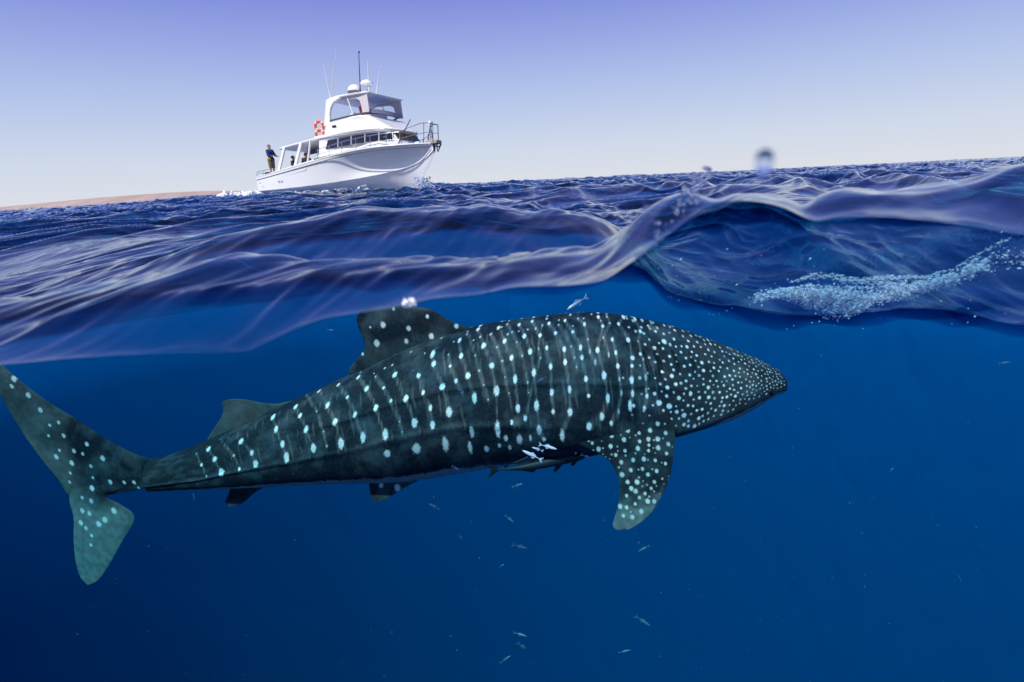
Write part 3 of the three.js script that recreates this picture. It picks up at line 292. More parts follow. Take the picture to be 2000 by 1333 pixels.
  for (const [x, y] of [[-4.712, 0.264], [-4.758, 0.192], [-4.621, 0.098], [-4.546, -0.054], [-4.5, -0.213], [-4.397, -0.186], [-4.551, -0.326], [-4.388, -0.325], [-4.486, -0.484], [-4.547, -0.556], [-4.329, -0.488], [-4.243, -0.519], [-4.169, -0.415], [-4.196, -0.651], [-4.044, -0.566], [-4.396, -0.621], [-4.451, -0.734], [-4.492, -0.836], [-4.214, -0.78], [-4.259, -0.899], [-4.303, -1.038], [-4.433, -1.152], [-4.398, -1.006], [-4.36, -1.179], [-4.282, -1.294], [-4.199, -1.244], [-4.074, -1.141], [-4.395, -1.429], [-4.431, -1.539], [-4.484, -1.289], [-4.442, -1.347], [-4.041, -0.827], [-3.891, -0.829], [-3.785, -0.827], [-3.763, -0.894], [-3.518, -0.75], [-3.512, -0.838], [-3.233, -0.592], [-3.194, -0.727]]) fspot(x, y, y < -1.05 && x > -4.3 ? 0.027 : 0.013 + 0.011 * rnd());
  const finMap = colourTexture(FW, FH, (u, v, i, j) => {
    const x = mix(MX0, MX1, u), y = mix(MY0, MY1, v); let s = skin(x, y);
    // the tail's trailing edge and lower lobe are paler
    const pale = x < -3.4 ? clamp(sstep(-0.95, -1.25, y) * 0.9 + sstep(-4.25, -4.75, x + 0.25 * y) * 0.45 + 0.25 * n2(x * 2.2, y * 2.2)) : x < -1.8 && y > -0.6 ? 0.30 : 0.06 + 0.16 * n2(x * 3, y * 3);
    s = s.map((q, n) => mix(q, [0.19, 0.22, 0.21][n] * (0.9 + 0.2 * n2(x * 9, y * 9)), clamp(pale)));
    const k = fc[j * FW + i]; return s.map((q, n) => mix(q, [0.80, 0.82, 0.78][n], k));
  });
  const PW = 640, PH = 700, pc = new Float32Array(PW * PH);
  const pspots = [[0.324, 0.0], [0.215, -0.051], [0.169, 0.035], [0.104, 0.002], [0.249, 0.037], [0.447, 0.01], [0.366, 0.059], [0.26, 0.096], [0.196, 0.094], [0.132, 0.108], [0.597, 0.033], [0.472, 0.084], [0.379, 0.138], [0.285, 0.141], [0.203, 0.136], [0.145, 0.168], [0.216, 0.173], [0.562, 0.085], [0.451, 0.153], [0.425, 0.211], [0.338, 0.214], [0.263, 0.223], [0.187, 0.25], [0.29, 0.288], [0.372, 0.28], [0.441, 0.298], [0.263, 0.335], [0.197, 0.323], [0.124, 0.286], [0.35, 0.37], [0.415, 0.356], [0.232, 0.394], [0.265, 0.433], [0.401, 0.405], [0.446, 0.448], [0.316, 0.459], [0.375, 0.43], [0.401, 0.515], [0.361, 0.478], [0.466, 0.527], [0.503, 0.578], [0.443, 0.599], [0.372, 0.572], [0.509, 0.512], [0.311, 0.514], [0.267, 0.523], [0.098, 0.219], [0.068, 0.158], [0.066, 0.078], [0.351, -0.054], [0.283, -0.025]];
  for (const [x, y] of pspots) { const [u, v] = pecUV(x, y), r = 0.0095 + 0.006 * rnd(); blot(pc, PW, PH, u, v, r / 0.84, r * 1.15 / 0.92, 0.75 + 0.25 * rnd()); }
  for (let k = 0; k < 130; k++) { const x = 0.02 + 0.62 * rnd(), y = -0.1 + 0.72 * rnd(); if (pspots.every((p) => Math.hypot(p[0] - x, p[1] - y) > 0.026)) { pspots.push([x, y]); const [u, v] = pecUV(x, y), r = 0.004 + 0.004 * rnd(); blot(pc, PW, PH, u, v, r / 0.84, r / 0.92, 0.4 + 0.3 * rnd(), 0.5); } }
  const pecMap = colourTexture(PW, PH, (u, v, i, j) => {
    const x = u * 0.84 - 0.06, y = v * 0.92 - 0.2, s = skin(x + 3, y), k = pc[j * PW + i], p = clamp(sstep(0.42, 0.60, y + 0.05 * n2(x * 9, y * 9)) * 0.9);
    return s.map((q, n) => mix(mix(q, [0.21, 0.24, 0.23][n] * (0.9 + 0.25 * n2(x * 14, y * 14)), p), [0.80, 0.82, 0.78][n], k));
  });
  const pores = greyTexture(512, 512, (u, v) => { const a = u * Math.PI * 2, b = v * Math.PI * 2, f = (s) => n3(Math.cos(a) * s + 3, Math.sin(a) * s, Math.cos(b) * s) * 0.5 + n3(Math.sin(b) * s, Math.cos(a) * s + 9, Math.sin(a) * s) * 0.5; return 0.5 + 0.25 * f(6) + 0.25 * f(18); });
  pores.repeat.set(8, 3);
  const hide = (map) => new THREE.MeshPhysicalMaterial({ map, roughness: 0.62, bumpMap: pores, bumpScale: 0.006, specularIntensity: 0.5 });
  const all = mergeGeometries([body, finsGeo, pecGeo].map((g) => g), true);
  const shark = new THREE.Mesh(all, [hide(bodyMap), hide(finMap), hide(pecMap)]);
  shark.name = 'whale_shark'; shark.castShadow = shark.receiveShadow = true;
  shark.position.set(0, -1.5, -4.5); shark.rotation.y = -THREE.MathUtils.degToRad(8);
  tagged(shark, 'huge dark whale shark covered in pale spots swimming below the boat', 'whale shark');
  scene.add(shark);
  for (const s of [1, -1]) {
    const p = side(0.89, 0.60, s), e = mesh('eye', new THREE.SphereGeometry(0.021, 20, 14).scale(1, 1, 0.55), std([0.004, 0.004, 0.005], 0.12), shark);
    e.position.set(p[0], p[1], p[2] - s * 0.002);
  }
}

// ---------------------------------------------------------------- the hills on the horizon
{
  const hillTop = table([[-1.6, 3], [-0.9, 1.5], [-0.8, 3.4], [-0.69, 6.0], [-0.6, 7.2], [-0.53, 7.4], [-0.47, 6.6], [-0.40, 4.2], [-0.32, 1.6], [-0.2, -3]]);
  const g = gridGeometry(260, 24, (i, j) => {
    const x = mix(-900, -60, i), z = -mix(470, 900, j);
    const lift = sstep(0, 0.3, j) * (1 - 0.25 * sstep(0.5, 1, j));
    const u = x / -z, top = hillTop(u) * -z / 600 + 0.5 * n2(x * 0.02, 2) * sstep(-0.4, -0.55, u);
    return [x, -14 + lift * (top + 14), z];
  });
  const sand = colourTexture(512, 64, (u, v) => { const a = 0.5 + 0.5 * n2(u * 22, v * 6), b = 0.5 + 0.5 * n2(u * 70, v * 22); const k = a * 0.6 + b * 0.4; return [mix(0.30, 0.46, k), mix(0.23, 0.34, k), mix(0.20, 0.29, k)]; });
  tagged(mesh('hills', g, new THREE.MeshStandardMaterial({ map: sand, roughness: 1 })), 'low pinkish sandy hills along the distant coast', 'hills', null, 'structure');
}

// ---------------------------------------------------------------- the boat
const gel = std([0.84, 0.83, 0.81], 0.28, { clearcoat: 0.6, clearcoatRoughness: 0.12 });
const gelMatt = std([0.72, 0.71, 0.68], 0.6);
const steel = std([0.55, 0.56, 0.58], 0.25, { metalness: 0.9 });
const blackTrim = std([0.012, 0.012, 0.014], 0.5);
const darkGlass = std([0.012, 0.014, 0.018], 0.06, { clearcoat: 1, clearcoatRoughness: 0.03 });
const clearScreen = new THREE.MeshPhysicalMaterial({ color: lin(0.90, 0.93, 0.97), transmission: 1, thickness: 0, roughness: 0.08, ior: 1.45 });
const canvasCloth = std([0.58, 0.52, 0.53], 0.9);
const boat = new THREE.Group(); boat.name = 'motor_boat'; scene.add(boat);
tagged(boat, 'white motor cruiser with flybridge and antennas riding on the sea', 'boat');
boat.position.set(-8.95, 0.36, -34); boat.scale.set(1.06, 0.90, 1); boat.rotation.set(THREE.MathUtils.degToRad(-4.5), THREE.MathUtils.degToRad(-35), THREE.MathUtils.degToRad(0.6), 'YXZ');
const B = [ // along, half beam at the sheer, sheer height, half beam at the chine, chine height, keel height
  [-5.75, 1.86, 1.02, 1.74, 0.12, -0.42], [-4.5, 1.98, 1.12, 1.84, 0.12, -0.50], [-2.5, 2.10, 1.32, 1.90, 0.14, -0.58], [-0.5, 2.17, 1.54, 1.86, 0.20, -0.62], [1.2, 2.15, 1.74, 1.68, 0.30, -0.62], [2.6, 2.02, 1.90, 1.32, 0.46, -0.58],
  [3.8, 1.72, 2.01, 0.88, 0.66, -0.48], [4.7, 1.34, 2.07, 0.50, 0.88, -0.25], [5.35, 0.94, 2.11, 0.26, 1.12, 0.18], [5.9, 0.52, 2.14, 0.13, 1.42, 0.90], [6.3, 0.13, 2.16, 0.05, 1.80, 1.62]];
const hb = [1, 2, 3, 4, 5].map((k) => table(B.map((b) => [b[0], b[k]])));
const sheerY = (x) => hb[1](x), sheerB = (x) => hb[0](x);
{
  const section = (x, t) => { // t 0 keel .. 1 sheer
    const [bs, ys, bc, yc, yk] = hb.map((h) => h(x));
    if (t < 0.4) { const k = t / 0.4; return [bc * k, yk + (yc - yk) * (k * 0.75 + 0.25 * k * k)]; }
    const k = (t - 0.4) / 0.6, fl = sstep(0.2, 3.2, x) * 0.62; // hollow flare towards the bow
    return [mix(bc, bs, k - fl * Math.sin(Math.PI * k) * 0.55) + (k > 0.02 ? 0.05 * (1 - k) : 0), mix(yc, ys, k)];
  };
  const shell = (s) => { const g = gridGeometry(60, 120, (i, j) => { const x = mix(-5.75, 6.3, j), p = section(x, i); return [x, p[1], s * p[0]]; }); if (s > 0) { const a = g.index.array; for (let k = 0; k < a.length; k += 3) { const t = a[k]; a[k] = a[k + 1]; a[k + 1] = t; } } return g; };
  const transom = gridGeometry(20, 20, (i, j) => { const p = section(-5.75, j); return [-5.75, p[1], p[0] * (1 - 2 * i)]; });
  mesh('hull', toCreasedNormals(join([shell(1), shell(-1), transom]), 0.6), gel, boat);
  mesh('deck', gridGeometry(8, 60, (i, j) => { const x = mix(-5.7, 6.25, j), low = 1 - sstep(-0.9, -0.4, x); return [x, sheerY(x) - 0.05 - 0.32 * low, (1 - 2 * i) * (sheerB(x) - 0.04)]; }), gelMatt, boat);
  for (const s of [1, -1]) {
    mesh('bulwark', gridGeometry(1, 50, (i, j) => { const x = mix(-5.7, 0, j); return [x, sheerY(x) - 0.37 * i, s * (sheerB(x) - 0.07)]; }), gelMatt, boat);
    mesh('rub_rail', tube([...Array(24)].map((_, k) => { const x = mix(-5.75, 6.2, k / 23); return [x, sheerY(x) - 0.16, s * (sheerB(x) - 0.012)]; }), 0.022, 90, 6), std([0.10, 0.09, 0.09], 0.6), boat);
    mesh('toe_rail', tube([...Array(24)].map((_, k) => { const x = mix(-5.75, 6.28, k / 23); return [x, sheerY(x) + 0.015, s * (sheerB(x) - 0.03)]; }), 0.045, 90, 8), gel, boat);
    // spray rail low on the bow
    mesh('spray_rail', tube([...Array(14)].map((_, k) => { const x = mix(-5.5, 5.2, k / 13), p = section(x, 0.41); return [x, p[1] + 0.01, s * (p[0] + 0.015)]; }), 0.03, 70, 6), gel, boat);
    for (const x of [-3.4, -3.15, -5.2]) mesh('hull_vent', new RoundedBoxGeometry(0.13, 0.045, 0.03, 2, 0.012).translate(x, 0.62, s * 2.035), blackTrim, boat);
  }
  mesh('swim_platform', new RoundedBoxGeometry(0.62, 0.07, 3.3, 2, 0.03).translate(-6.02, 0.30, 0), gelMatt, boat);
}
// superstructure: a side profile swept across the beam, drawn in towards the bow
const planTaper = (x) => x < 2.2 ? 1 : Math.sqrt(Math.max(0.04, 1 - Math.pow((x - 2.2) / 2.75, 2)));
function moulding(profile, halfWidth, lean, yRef, bevel = 0.07) {
  const sh = new THREE.Shape(); profile.forEach(([x, y], k) => k ? sh.lineTo(x, y) : sh.moveTo(x, y)); sh.closePath();
  // resample long edges so the plan taper bends
  const pts = sh.getPoints(1), fine = []; pts.forEach((p, k) => { const q = pts[(k + 1) % pts.length], n = Math.max(1, Math.round(p.distanceTo(q) / 0.18)); for (let m = 0; m < n; m++) fine.push(p.clone().lerp(q, m / n)); });
  const g = new THREE.ExtrudeGeometry(new THREE.Shape(fine), { depth: 2 * (halfWidth - bevel), bevelEnabled: true, bevelThickness: bevel, bevelSize: bevel, bevelOffset: -bevel, bevelSegments: 3, steps: 10 }).translate(0, 0, -(halfWidth - bevel));
  const p = g.attributes.position;
  for (let k = 0; k < p.count; k++) { const x = p.getX(k), y = p.getY(k); p.setZ(k, p.getZ(k) * planTaper(x) * (1 - lean * (y - yRef))); }
  g.deleteAttribute('normal'); const w = mergeVertices(g, 1e-4); w.computeVertexNormals(); return toCreasedNormals(w, 0.55);
}
const CW = 1.66, CLEAN = 0.06, wallZ = (x, y) => CW * planTaper(x) * (1 - CLEAN * (y - 1.6));
mesh('cabin', moulding([[-0.35, 1.2], [5.0, 1.7], [4.75, 2.42], [4.32, 2.98], [-0.35, 2.98]], CW, CLEAN, 1.6), gel, boat);
for (const s of [1, -1]) mesh('side_gap_strip', gridGeometry(1, 60, (i, j) => { const x = mix(-0.3, 4.6, j); return [x, sheerY(x) + 0.06 + i * 0.12 * (1 - 0.6 * j), s * Math.min(sheerB(x) - 0.07, wallZ(x, 1.9) + 0.04 + 0.32 * (1 - j))]; }), blackTrim, boat);  // black strip standing in for the shaded gap between hull and cabin
{ // window panes round the cabin, each a slab of its own
  const bot = (x) => mix(2.30, 2.47, (x - 0.2) / 4.3), top = (x) => mix(2.78, 2.90, (x - 0.2) / 4.3);
  const cuts = [0.2, 1.2, 2.2, 3.1, 3.85, 4.45];
  for (const s of [1, -1]) for (let k = 0; k < cuts.length - 1; k++) {
    const x0 = cuts[k] + 0.035, x1 = cuts[k + 1] - 0.035;
    const pane = (o) => gridGeometry(6, 1, (i, j) => { const x = mix(x0, x1, i) + (k === 0 && j ? 0.16 * (1 - i) : 0), y = j ? top(x) : bot(x); return [x, y, s * (wallZ(x, y) + o)]; });
    mesh('window', join([pane(0.012), pane(-0.02)]), darkGlass, boat);
    const f = tube([[x1 + 0.035, bot(x1) - 0.02, s * (wallZ(x1 + 0.035, bot(x1)) + 0.012)], [x1 + 0.035, top(x1) + 0.02, s * (wallZ(x1 + 0.035, top(x1)) + 0.012)]], 0.022, 4, 6); mesh('mullion', f, gelMatt, boat);
  }
  for (let k = 0; k < 3; k++) { // windscreen
    const z0 = mix(-0.86, 0.86, k / 3) + 0.03, z1 = mix(-0.86, 0.86, (k + 1) / 3) - 0.03;
    const pane = (o) => gridGeometry(1, 1, (i, j) => [(j ? 4.40 : 4.70) + o, j ? 2.90 : 2.50, mix(z0, z1, i) * (j ? 0.96 : 1)]);
    mesh('window', join([pane(0.05), pane(0.02)]), darkGlass, boat);
  }
}
mesh('cabin_roof', moulding([[-0.6, 2.94], [4.0, 2.96], [4.85, 2.98], [4.80, 3.06], [4.0, 3.14], [-0.6, 3.12]], CW + 0.10, CLEAN, 1.6, 0.035), gel, boat);
const FB = moulding([[0.05, 3.08], [4.45, 3.08], [3.75, 3.55], [3.2, 3.90], [2.6, 3.98], [0.15, 3.82]], 1.52, 0.10, 3.0, 0.10);
const flybridge = mesh('flybridge', FB, gel, boat);
mesh('vent_grille', new RoundedBoxGeometry(0.30, 0.12, 0.03, 2, 0.02).translate(0.85, 3.55, 1.455), blackTrim, flybridge);
mesh('coaming_rail', tube([[0.2, 3.93, 1.30], [1.5, 4.0, 1.30], [2.6, 4.07, 1.18], [3.15, 4.08, 0.8], [3.32, 4.08, 0], [3.15, 4.08, -0.8], [2.6, 4.07, -1.18], [1.5, 4.0, -1.30], [0.2, 3.93, -1.30]], 0.05, 80, 8), std([0.09, 0.08, 0.10], 0.8), flybridge);
mesh('helm_console', new RoundedBoxGeometry(0.6, 0.55, 1.2, 3, 0.1).translate(2.35, 4.1, -0.1), gel, flybridge);
mesh('seat', new RoundedBoxGeometry(0.5, 0.62, 0.5, 3, 0.12).translate(1.35, 4.05, 0.5), gelMatt, flybridge);
{ // hard top on its sweeping arch, canvas front
  const roof = mesh('hard_top', moulding([[0.25, 5.16], [1.0, 5.26], [3.1, 5.20], [3.3, 5.13], [3.1, 5.10], [0.9, 5.14], [0.3, 5.04]], 1.34, 0, 0, 0.03), gel, boat);
  for (const s of [1, -1]) {
    const leg = new THREE.Shape([[-0.05, 3.7], [0.40, 3.7], [0.42, 4.3], [0.52, 4.65], [0.80, 4.95], [1.25, 5.10], [1.2, 5.2], [0.45, 5.14], [0.25, 5.05], [0.15, 4.5]].map((p) => new THREE.Vector2(...p)));
    mesh('arch_leg', new THREE.ExtrudeGeometry(leg, { depth: 0.08, bevelEnabled: true, bevelThickness: 0.03, bevelSize: 0.03, bevelSegments: 3, curveSegments: 12 }).translate(0, 0, s * 1.28 - 0.04), gel, boat);
    const fr = new THREE.Shape([[2.75, 4.1], [3.25, 4.1], [3.14, 5.12], [1.3, 5.14], [1.3, 5.0], [2.35, 4.93], [2.6, 4.8], [2.7, 4.5]].map((p) => new THREE.Vector2(...p)));
    mesh('side_curtain', new THREE.ExtrudeGeometry(fr, { depth: 0.012, bevelEnabled: false }).translate(0, 0, s * 1.20), canvasCloth, boat);
    mesh('canopy_strut', bar([1.7, 5.12, s * 1.22], [2.1, 4.08, s * 1.24], 0.025), gel, boat);
    mesh('clear_curtain', gridGeometry(1, 1, (i, j) => [mix(0.45, 2.75, i), j ? 5.05 : 4.02, s * 1.19]), clearScreen, boat);
  }
  mesh('clear_screen', gridGeometry(12, 1, (i, j) => { const a = mix(-1, 1, i); return [(j ? 3.15 : 3.42) - 0.25 * a * a, j ? 5.12 : 4.1, a * 1.2]; }), clearScreen, boat);
  mesh('screen_hem', gridGeometry(12, 2, (i, j) => { const a = mix(-1, 1, i); return [mix(3.44, 3.40, j) - 0.25 * a * a, mix(4.05, 4.28, j), a * 1.22]; }), std([0.26, 0.24, 0.32], 0.8), boat);
  const domeShape = new THREE.LatheGeometry([[0, 0], [0.30, 0], [0.35, 0.05], [0.36, 0.12], [0.33, 0.24], [0.24, 0.36], [0.12, 0.42], [0, 0.43]].map((p) => new THREE.Vector2(...p)), 32);
  const d1 = mesh('radar_dome', domeShape.clone().translate(1.25, 5.62, 0.25), gel, boat);
  mesh('dome_base', new THREE.CylinderGeometry(0.36, 0.34, 0.06, 28).translate(1.25, 5.60, 0.25), std([0.10, 0.10, 0.13], 0.6), d1);
  mesh('dome_foot', bar([1.15, 5.2, 0.25], [1.15, 5.6, 0.25], 0.04), gel, d1); mesh('dome_foot', bar([1.5, 5.2, 0.25], [1.5, 5.6, 0.25], 0.03), gel, d1);
  const d2 = mesh('radar_dome', domeShape.clone().scale(0.95, 0.72, 0.95).translate(2.15, 5.86, 0.2), gel, boat);
  mesh('dome_foot', join([bar([2.15, 5.2, 0.2], [2.15, 5.6, 0.2], 0.09, 0.06), bar([2.15, 5.6, 0.2], [2.15, 5.88, 0.2], 0.06, 0.08)]), gelMatt, d2);
  for (const [a, b, r] of [[[0.45, 5.1, 1.2], [0.28, 7.15, 1.35], 0.028], [[0.5, 5.1, 1.25], [1.35, 7.75, 1.35], 0.032], [[2.35, 5.2, 0.3], [2.42, 7.15, 0.3], 0.032], [[2.75, 5.2, 0.2], [3.2, 6.75, 0.2], 0.032]]) mesh('antenna', bar(a, b, r, r * 0.45), gelMatt, boat);
  const m = mesh('mast', bar([1.62, 5.15, 0.2], [1.70, 7.75, 0.2], 0.028, 0.018), blackTrim, boat);
  mesh('mast_light', new THREE.CylinderGeometry(0.04, 0.04, 0.10, 10).rotateZ(0.6).translate(1.72, 7.78, 0.2), blackTrim, m);
}
{ // cockpit shelter
  const roof = moulding([[-3.75, 2.72], [-3.4, 2.80], [-1.2, 2.98], [-0.2, 3.06], [-0.2, 2.94], [-1.2, 2.88], [-3.75, 2.66]], 1.62, 0, 0, 0.03);
  mesh('cockpit_roof', roof, gel, boat);
  for (const s of [1, -1]) {
    const post = (a, b, w) => new THREE.ExtrudeGeometry(new THREE.Shape([[a[0], a[1]], [a[0] + w, a[1]], [b[0] + w, b[1]], [b[0], b[1]]].map((p) => new THREE.Vector2(...p))), { depth: 0.06, bevelEnabled: true, bevelThickness: 0.015, bevelSize: 0.015, bevelSegments: 2 }).translate(0, 0, s * 1.58 - 0.03);
    mesh('pillar', post([-4.15, 1.10], [-3.35, 2.72], 0.20), gel, boat);
    mesh('pillar', post([-2.65, 1.25], [-1.85, 2.86], 0.20), gel, boat);
    mesh('pillar', post([-1.45, 1.35], [-0.98, 2.9], 0.06), gel, boat);
    mesh('coaming', new THREE.ExtrudeGeometry(new THREE.Shape([[-4.4, 0.95], [-0.3, 1.3], [-0.3, 1.78], [-0.55, 1.74], [-4.4, 1.24]].map((p) => new THREE.Vector2(...p))), { depth: 0.05, bevelEnabled: true, bevelThickness: 0.02, bevelSize: 0.02, bevelSegments: 2 }).translate(0, 0, s * 1.75 - 0.025), gel, boat);
  }
  mesh('ladder', join([bar([-0.62, 1.4, 0.9], [-0.62, 2.9, 0.9], 0.02), bar([-0.62, 1.4, 1.25], [-0.62, 2.9, 1.25], 0.02), ...[1.6, 1.9, 2.2, 2.5].map((y) => bar([-0.62, y, 0.9], [-0.62, y, 1.25], 0.018))]), steel, boat);
  mesh('hanging_wetsuit', new RoundedBoxGeometry(0.35, 0.85, 0.16, 3, 0.07).translate(-1.05, 2.38, 0.4), blackTrim, boat);
  mesh('curtain_roll', join([new THREE.CapsuleGeometry(0.16, 1.0, 6, 12).rotateZ(Math.PI / 2 + 0.08).translate(-2.35, 2.58, 0.2), new THREE.CapsuleGeometry(0.13, 0.5, 6, 12).rotateZ(0.5).translate(-1.55, 2.45, 0.1)]), std([0.05, 0.05, 0.09], 0.9), boat);
  mesh('stern_rail', join([tube([[-5.7, 1.0, 1.8], [-5.72, 1.32, 1.8], [-4.9, 1.42, 1.88], [-4.2, 1.46, 1.9]], 0.018, 30, 6), bar([-5.72, 1.32, 1.8], [-5.72, 1.32, -1.8], 0.018), bar([-5.0, 1.05, 1.88], [-5.0, 1.41, 1.88], 0.015)]), steel, boat);
  mesh('tackle_bag', new RoundedBoxGeometry(0.42, 0.26, 0.4, 3, 0.09).translate(-5.05, 1.22, 1.45), blackTrim, boat);
}
{ // rails round the fore deck and along the side decks
  const rp = (x, h, s) => [x, sheerY(x) + h, s * Math.max(0.02, sheerB(x) - 0.12)];
  for (const s of [1, -1]) {
    mesh('side_rail', join([tube([0, 1.2, 2.4, 3.4, 4.3, 5.0].map((x) => rp(x, 0.62 + 0.02 * x, s)), 0.018, 60, 6), tube([0, 1.2, 2.4, 3.4, 4.3, 5.0].map((x) => rp(x, 0.34, s)), 0.012, 60, 6)]), steel, boat);
    for (const x of [0.1, 1.0, 1.9, 2.8, 3.6, 4.4, 5.0]) mesh('stanchion', bar(rp(x, 0, s), rp(x + 0.04, 0.62 + 0.02 * x, s), 0.016), steel, boat);
    mesh('bow_rail', join([tube([rp(5.0, 0.72, s), rp(5.5, 0.95, s), rp(5.95, 1.12, s), [6.35, 3.2, s * 0.28]], 0.02, 30, 6), tube([rp(5.0, 0.36, s), rp(5.6, 0.5, s), rp(6.1, 0.62, s), [6.45, 2.72, s * 0.2]], 0.014, 30, 6), bar([6.42, 2.2, s * 0.2], [6.35, 3.2, s * 0.28], 0.02), bar(rp(5.95, 0, s), rp(5.98, 1.12, s), 0.016)]), std([0.12, 0.12, 0.16], 0.4, { metalness: 0.5 }), boat);
    mesh('rail_pole', bar(rp(4.95, 0.1, s), [5.5, 3.45, s * (sheerB(5.5) - 0.1)], 0.022), blackTrim, boat);
  }
  mesh('bow_rail_end', bar([6.35, 3.2, 0.28], [6.35, 3.2, -0.28], 0.02), std([0.12, 0.12, 0.16], 0.4, { metalness: 0.5 }), boat);
  const ar = mesh('bowsprit', new RoundedBoxGeometry(0.7, 0.22, 0.42, 3, 0.06).translate(6.28, 2.24, 0), std([0.35, 0.30, 0.26], 0.6), boat);
  mesh('anchor', join([bar([6.1, 2.1, 0], [6.62, 1.98, 0], 0.035), bar([6.60, 2.16, 0.16], [6.52, 1.72, 0.02], 0.045, 0.02), bar([6.60, 2.16, -0.16], [6.52, 1.72, -0.02], 0.045, 0.02)]), std([0.10, 0.09, 0.09], 0.5, { metalness: 0.6 }), ar);
  mesh('windlass', new RoundedBoxGeometry(0.34, 0.26, 0.3, 3, 0.08).translate(5.3, 2.25, 0), gel, boat);
  const sl = mesh('searchlight', new THREE.CylinderGeometry(0.10, 0.13, 0.2, 16).rotateZ(-0.3).translate(6.12, 3.30, 0), gel, boat);
  mesh('searchlight_foot', bar([6.10, 2.3, 0], [6.12, 3.24, 0], 0.025), steel, sl);
}
boat.updateMatrixWorld(true);
const onBoat = (x, y, z) => boat.localToWorld(V(x, y, z));
const BOAT_TURN = THREE.MathUtils.degToRad(-35);
{ // two life rings on the after side of the flybridge
  const ring = () => {
    const o = new THREE.Group(); o.name = 'life_ring';
    mesh('ring', new THREE.TorusGeometry(0.265, 0.085, 14, 36), std([0.80, 0.10, 0.025], 0.55), o);
    for (let k = 0; k < 4; k++) mesh('band', new THREE.TorusGeometry(0.265, 0.089, 12, 6, 0.34).rotateZ(k * Math.PI / 2 + 0.6), std([0.75, 0.72, 0.70], 0.6), o);
    mesh('grab_line', new THREE.TorusGeometry(0.365, 0.012, 6, 40), std([0.7, 0.68, 0.62], 0.8), o);
    return o;
  };
  for (const [k, y, lab] of [[0, 3.72, 'orange life ring hung above the other by the flybridge arch'], [1, 3.22, 'orange life ring hung below the other by the flybridge arch']]) {
    const o = ring(); o.name = k ? 'life_ring_001' : 'life_ring'; o.position.copy(onBoat(-0.36, y, 1.40)); o.rotation.y = BOAT_TURN + 0.45; o.scale.setScalar(0.86); scene.add(tagged(o, lab, 'life ring', 'life rings on the boat'));
  }
}

// ---------------------------------------------------------------- people
function blend(bones, res, iso = 0.035) {       // one smooth surface round tapered bones [ax,ay,az,ra, bx,by,bz,rb]
  const lo = V(1e9, 1e9, 1e9), hi = V(-1e9, -1e9, -1e9);
  for (const b of bones) { lo.min(V(b[0] - b[3], b[1] - b[3], b[2] - b[3])).min(V(b[4] - b[7], b[5] - b[7], b[6] - b[7])); hi.max(V(b[0] + b[3], b[1] + b[3], b[2] + b[3])).max(V(b[4] + b[7], b[5] + b[7], b[6] + b[7])); }
  const c = lo.clone().add(hi).multiplyScalar(0.5), half = hi.clone().sub(lo).multiplyScalar(0.5).addScalar(0.06);
  const mc = new MarchingCubes(res, new THREE.MeshBasicMaterial(), false, false, 200000), h = res / 2;
  for (let k = 0; k < res; k++) for (let j = 0; j < res; j++) for (let i = 0; i < res; i++) {
    const x = c.x + (i - h) / h * half.x, y = c.y + (j - h) / h * half.y, z = c.z + (k - h) / h * half.z;
    let d = 9;
    for (const b of bones) {
      const ex = b[4] - b[0], ey = b[5] - b[1], ez = b[6] - b[2], px = x - b[0], py = y - b[1], pz = z - b[2], t = clamp((px * ex + py * ey + pz * ez) / (ex * ex + ey * ey + ez * ez + 1e-9));
      const q = Math.hypot(px - ex * t, py - ey * t, pz - ez * t) - mix(b[3], b[7], t), m = clamp(0.5 + 0.5 * (d - q) / iso);
      d = mix(d, q, m) - iso * m * (1 - m);
    }
    mc.field[k * res * res + j * res + i] = -d;
  }
  mc.isolation = 0; mc.update();
  const n = mc.count, g = new THREE.BufferGeometry(), pos = new Float32Array(n * 3);
  for (let k = 0; k < n; k++) { pos[k * 3] = c.x + mc.positionArray[k * 3] * half.x; pos[k * 3 + 1] = c.y + mc.positionArray[k * 3 + 1] * half.y; pos[k * 3 + 2] = c.z + mc.positionArray[k * 3 + 2] * half.z; }
  g.setAttribute('position', new THREE.BufferAttribute(pos, 3));
  const w = mergeVertices(g, 1e-5); w.computeVertexNormals(); return w;
}
const skinTone = std([0.42, 0.24, 0.16], 0.6);
function handBones([x, y, z], s) { // palm and five bent fingers reaching forward (+x), palm down
  const out = [[x, y, z, 0.022, x + 0.075, y, z, 0.026]];
  [[-0.030, 0.060], [-0.010, 0.072], [0.010, 0.068], [0.030, 0.052]].forEach(([o, l]) => { const zz = z + o; out.push([x + 0.085, y, zz, 0.010, x + 0.085 + l * 0.55, y - 0.004, zz, 0.009], [x + 0.085 + l * 0.55, y - 0.004, zz, 0.009, x + 0.085 + l * 0.85, y - l * 0.55, zz, 0.008]); });
  out.push([x + 0.025, y, z - s * 0.022, 0.011, x + 0.065, y - 0.008, z - s * 0.052, 0.010], [x + 0.065, y - 0.008, z - s * 0.052, 0.010, x + 0.095, y - 0.022, z - s * 0.056, 0.008]);
  return out;
}
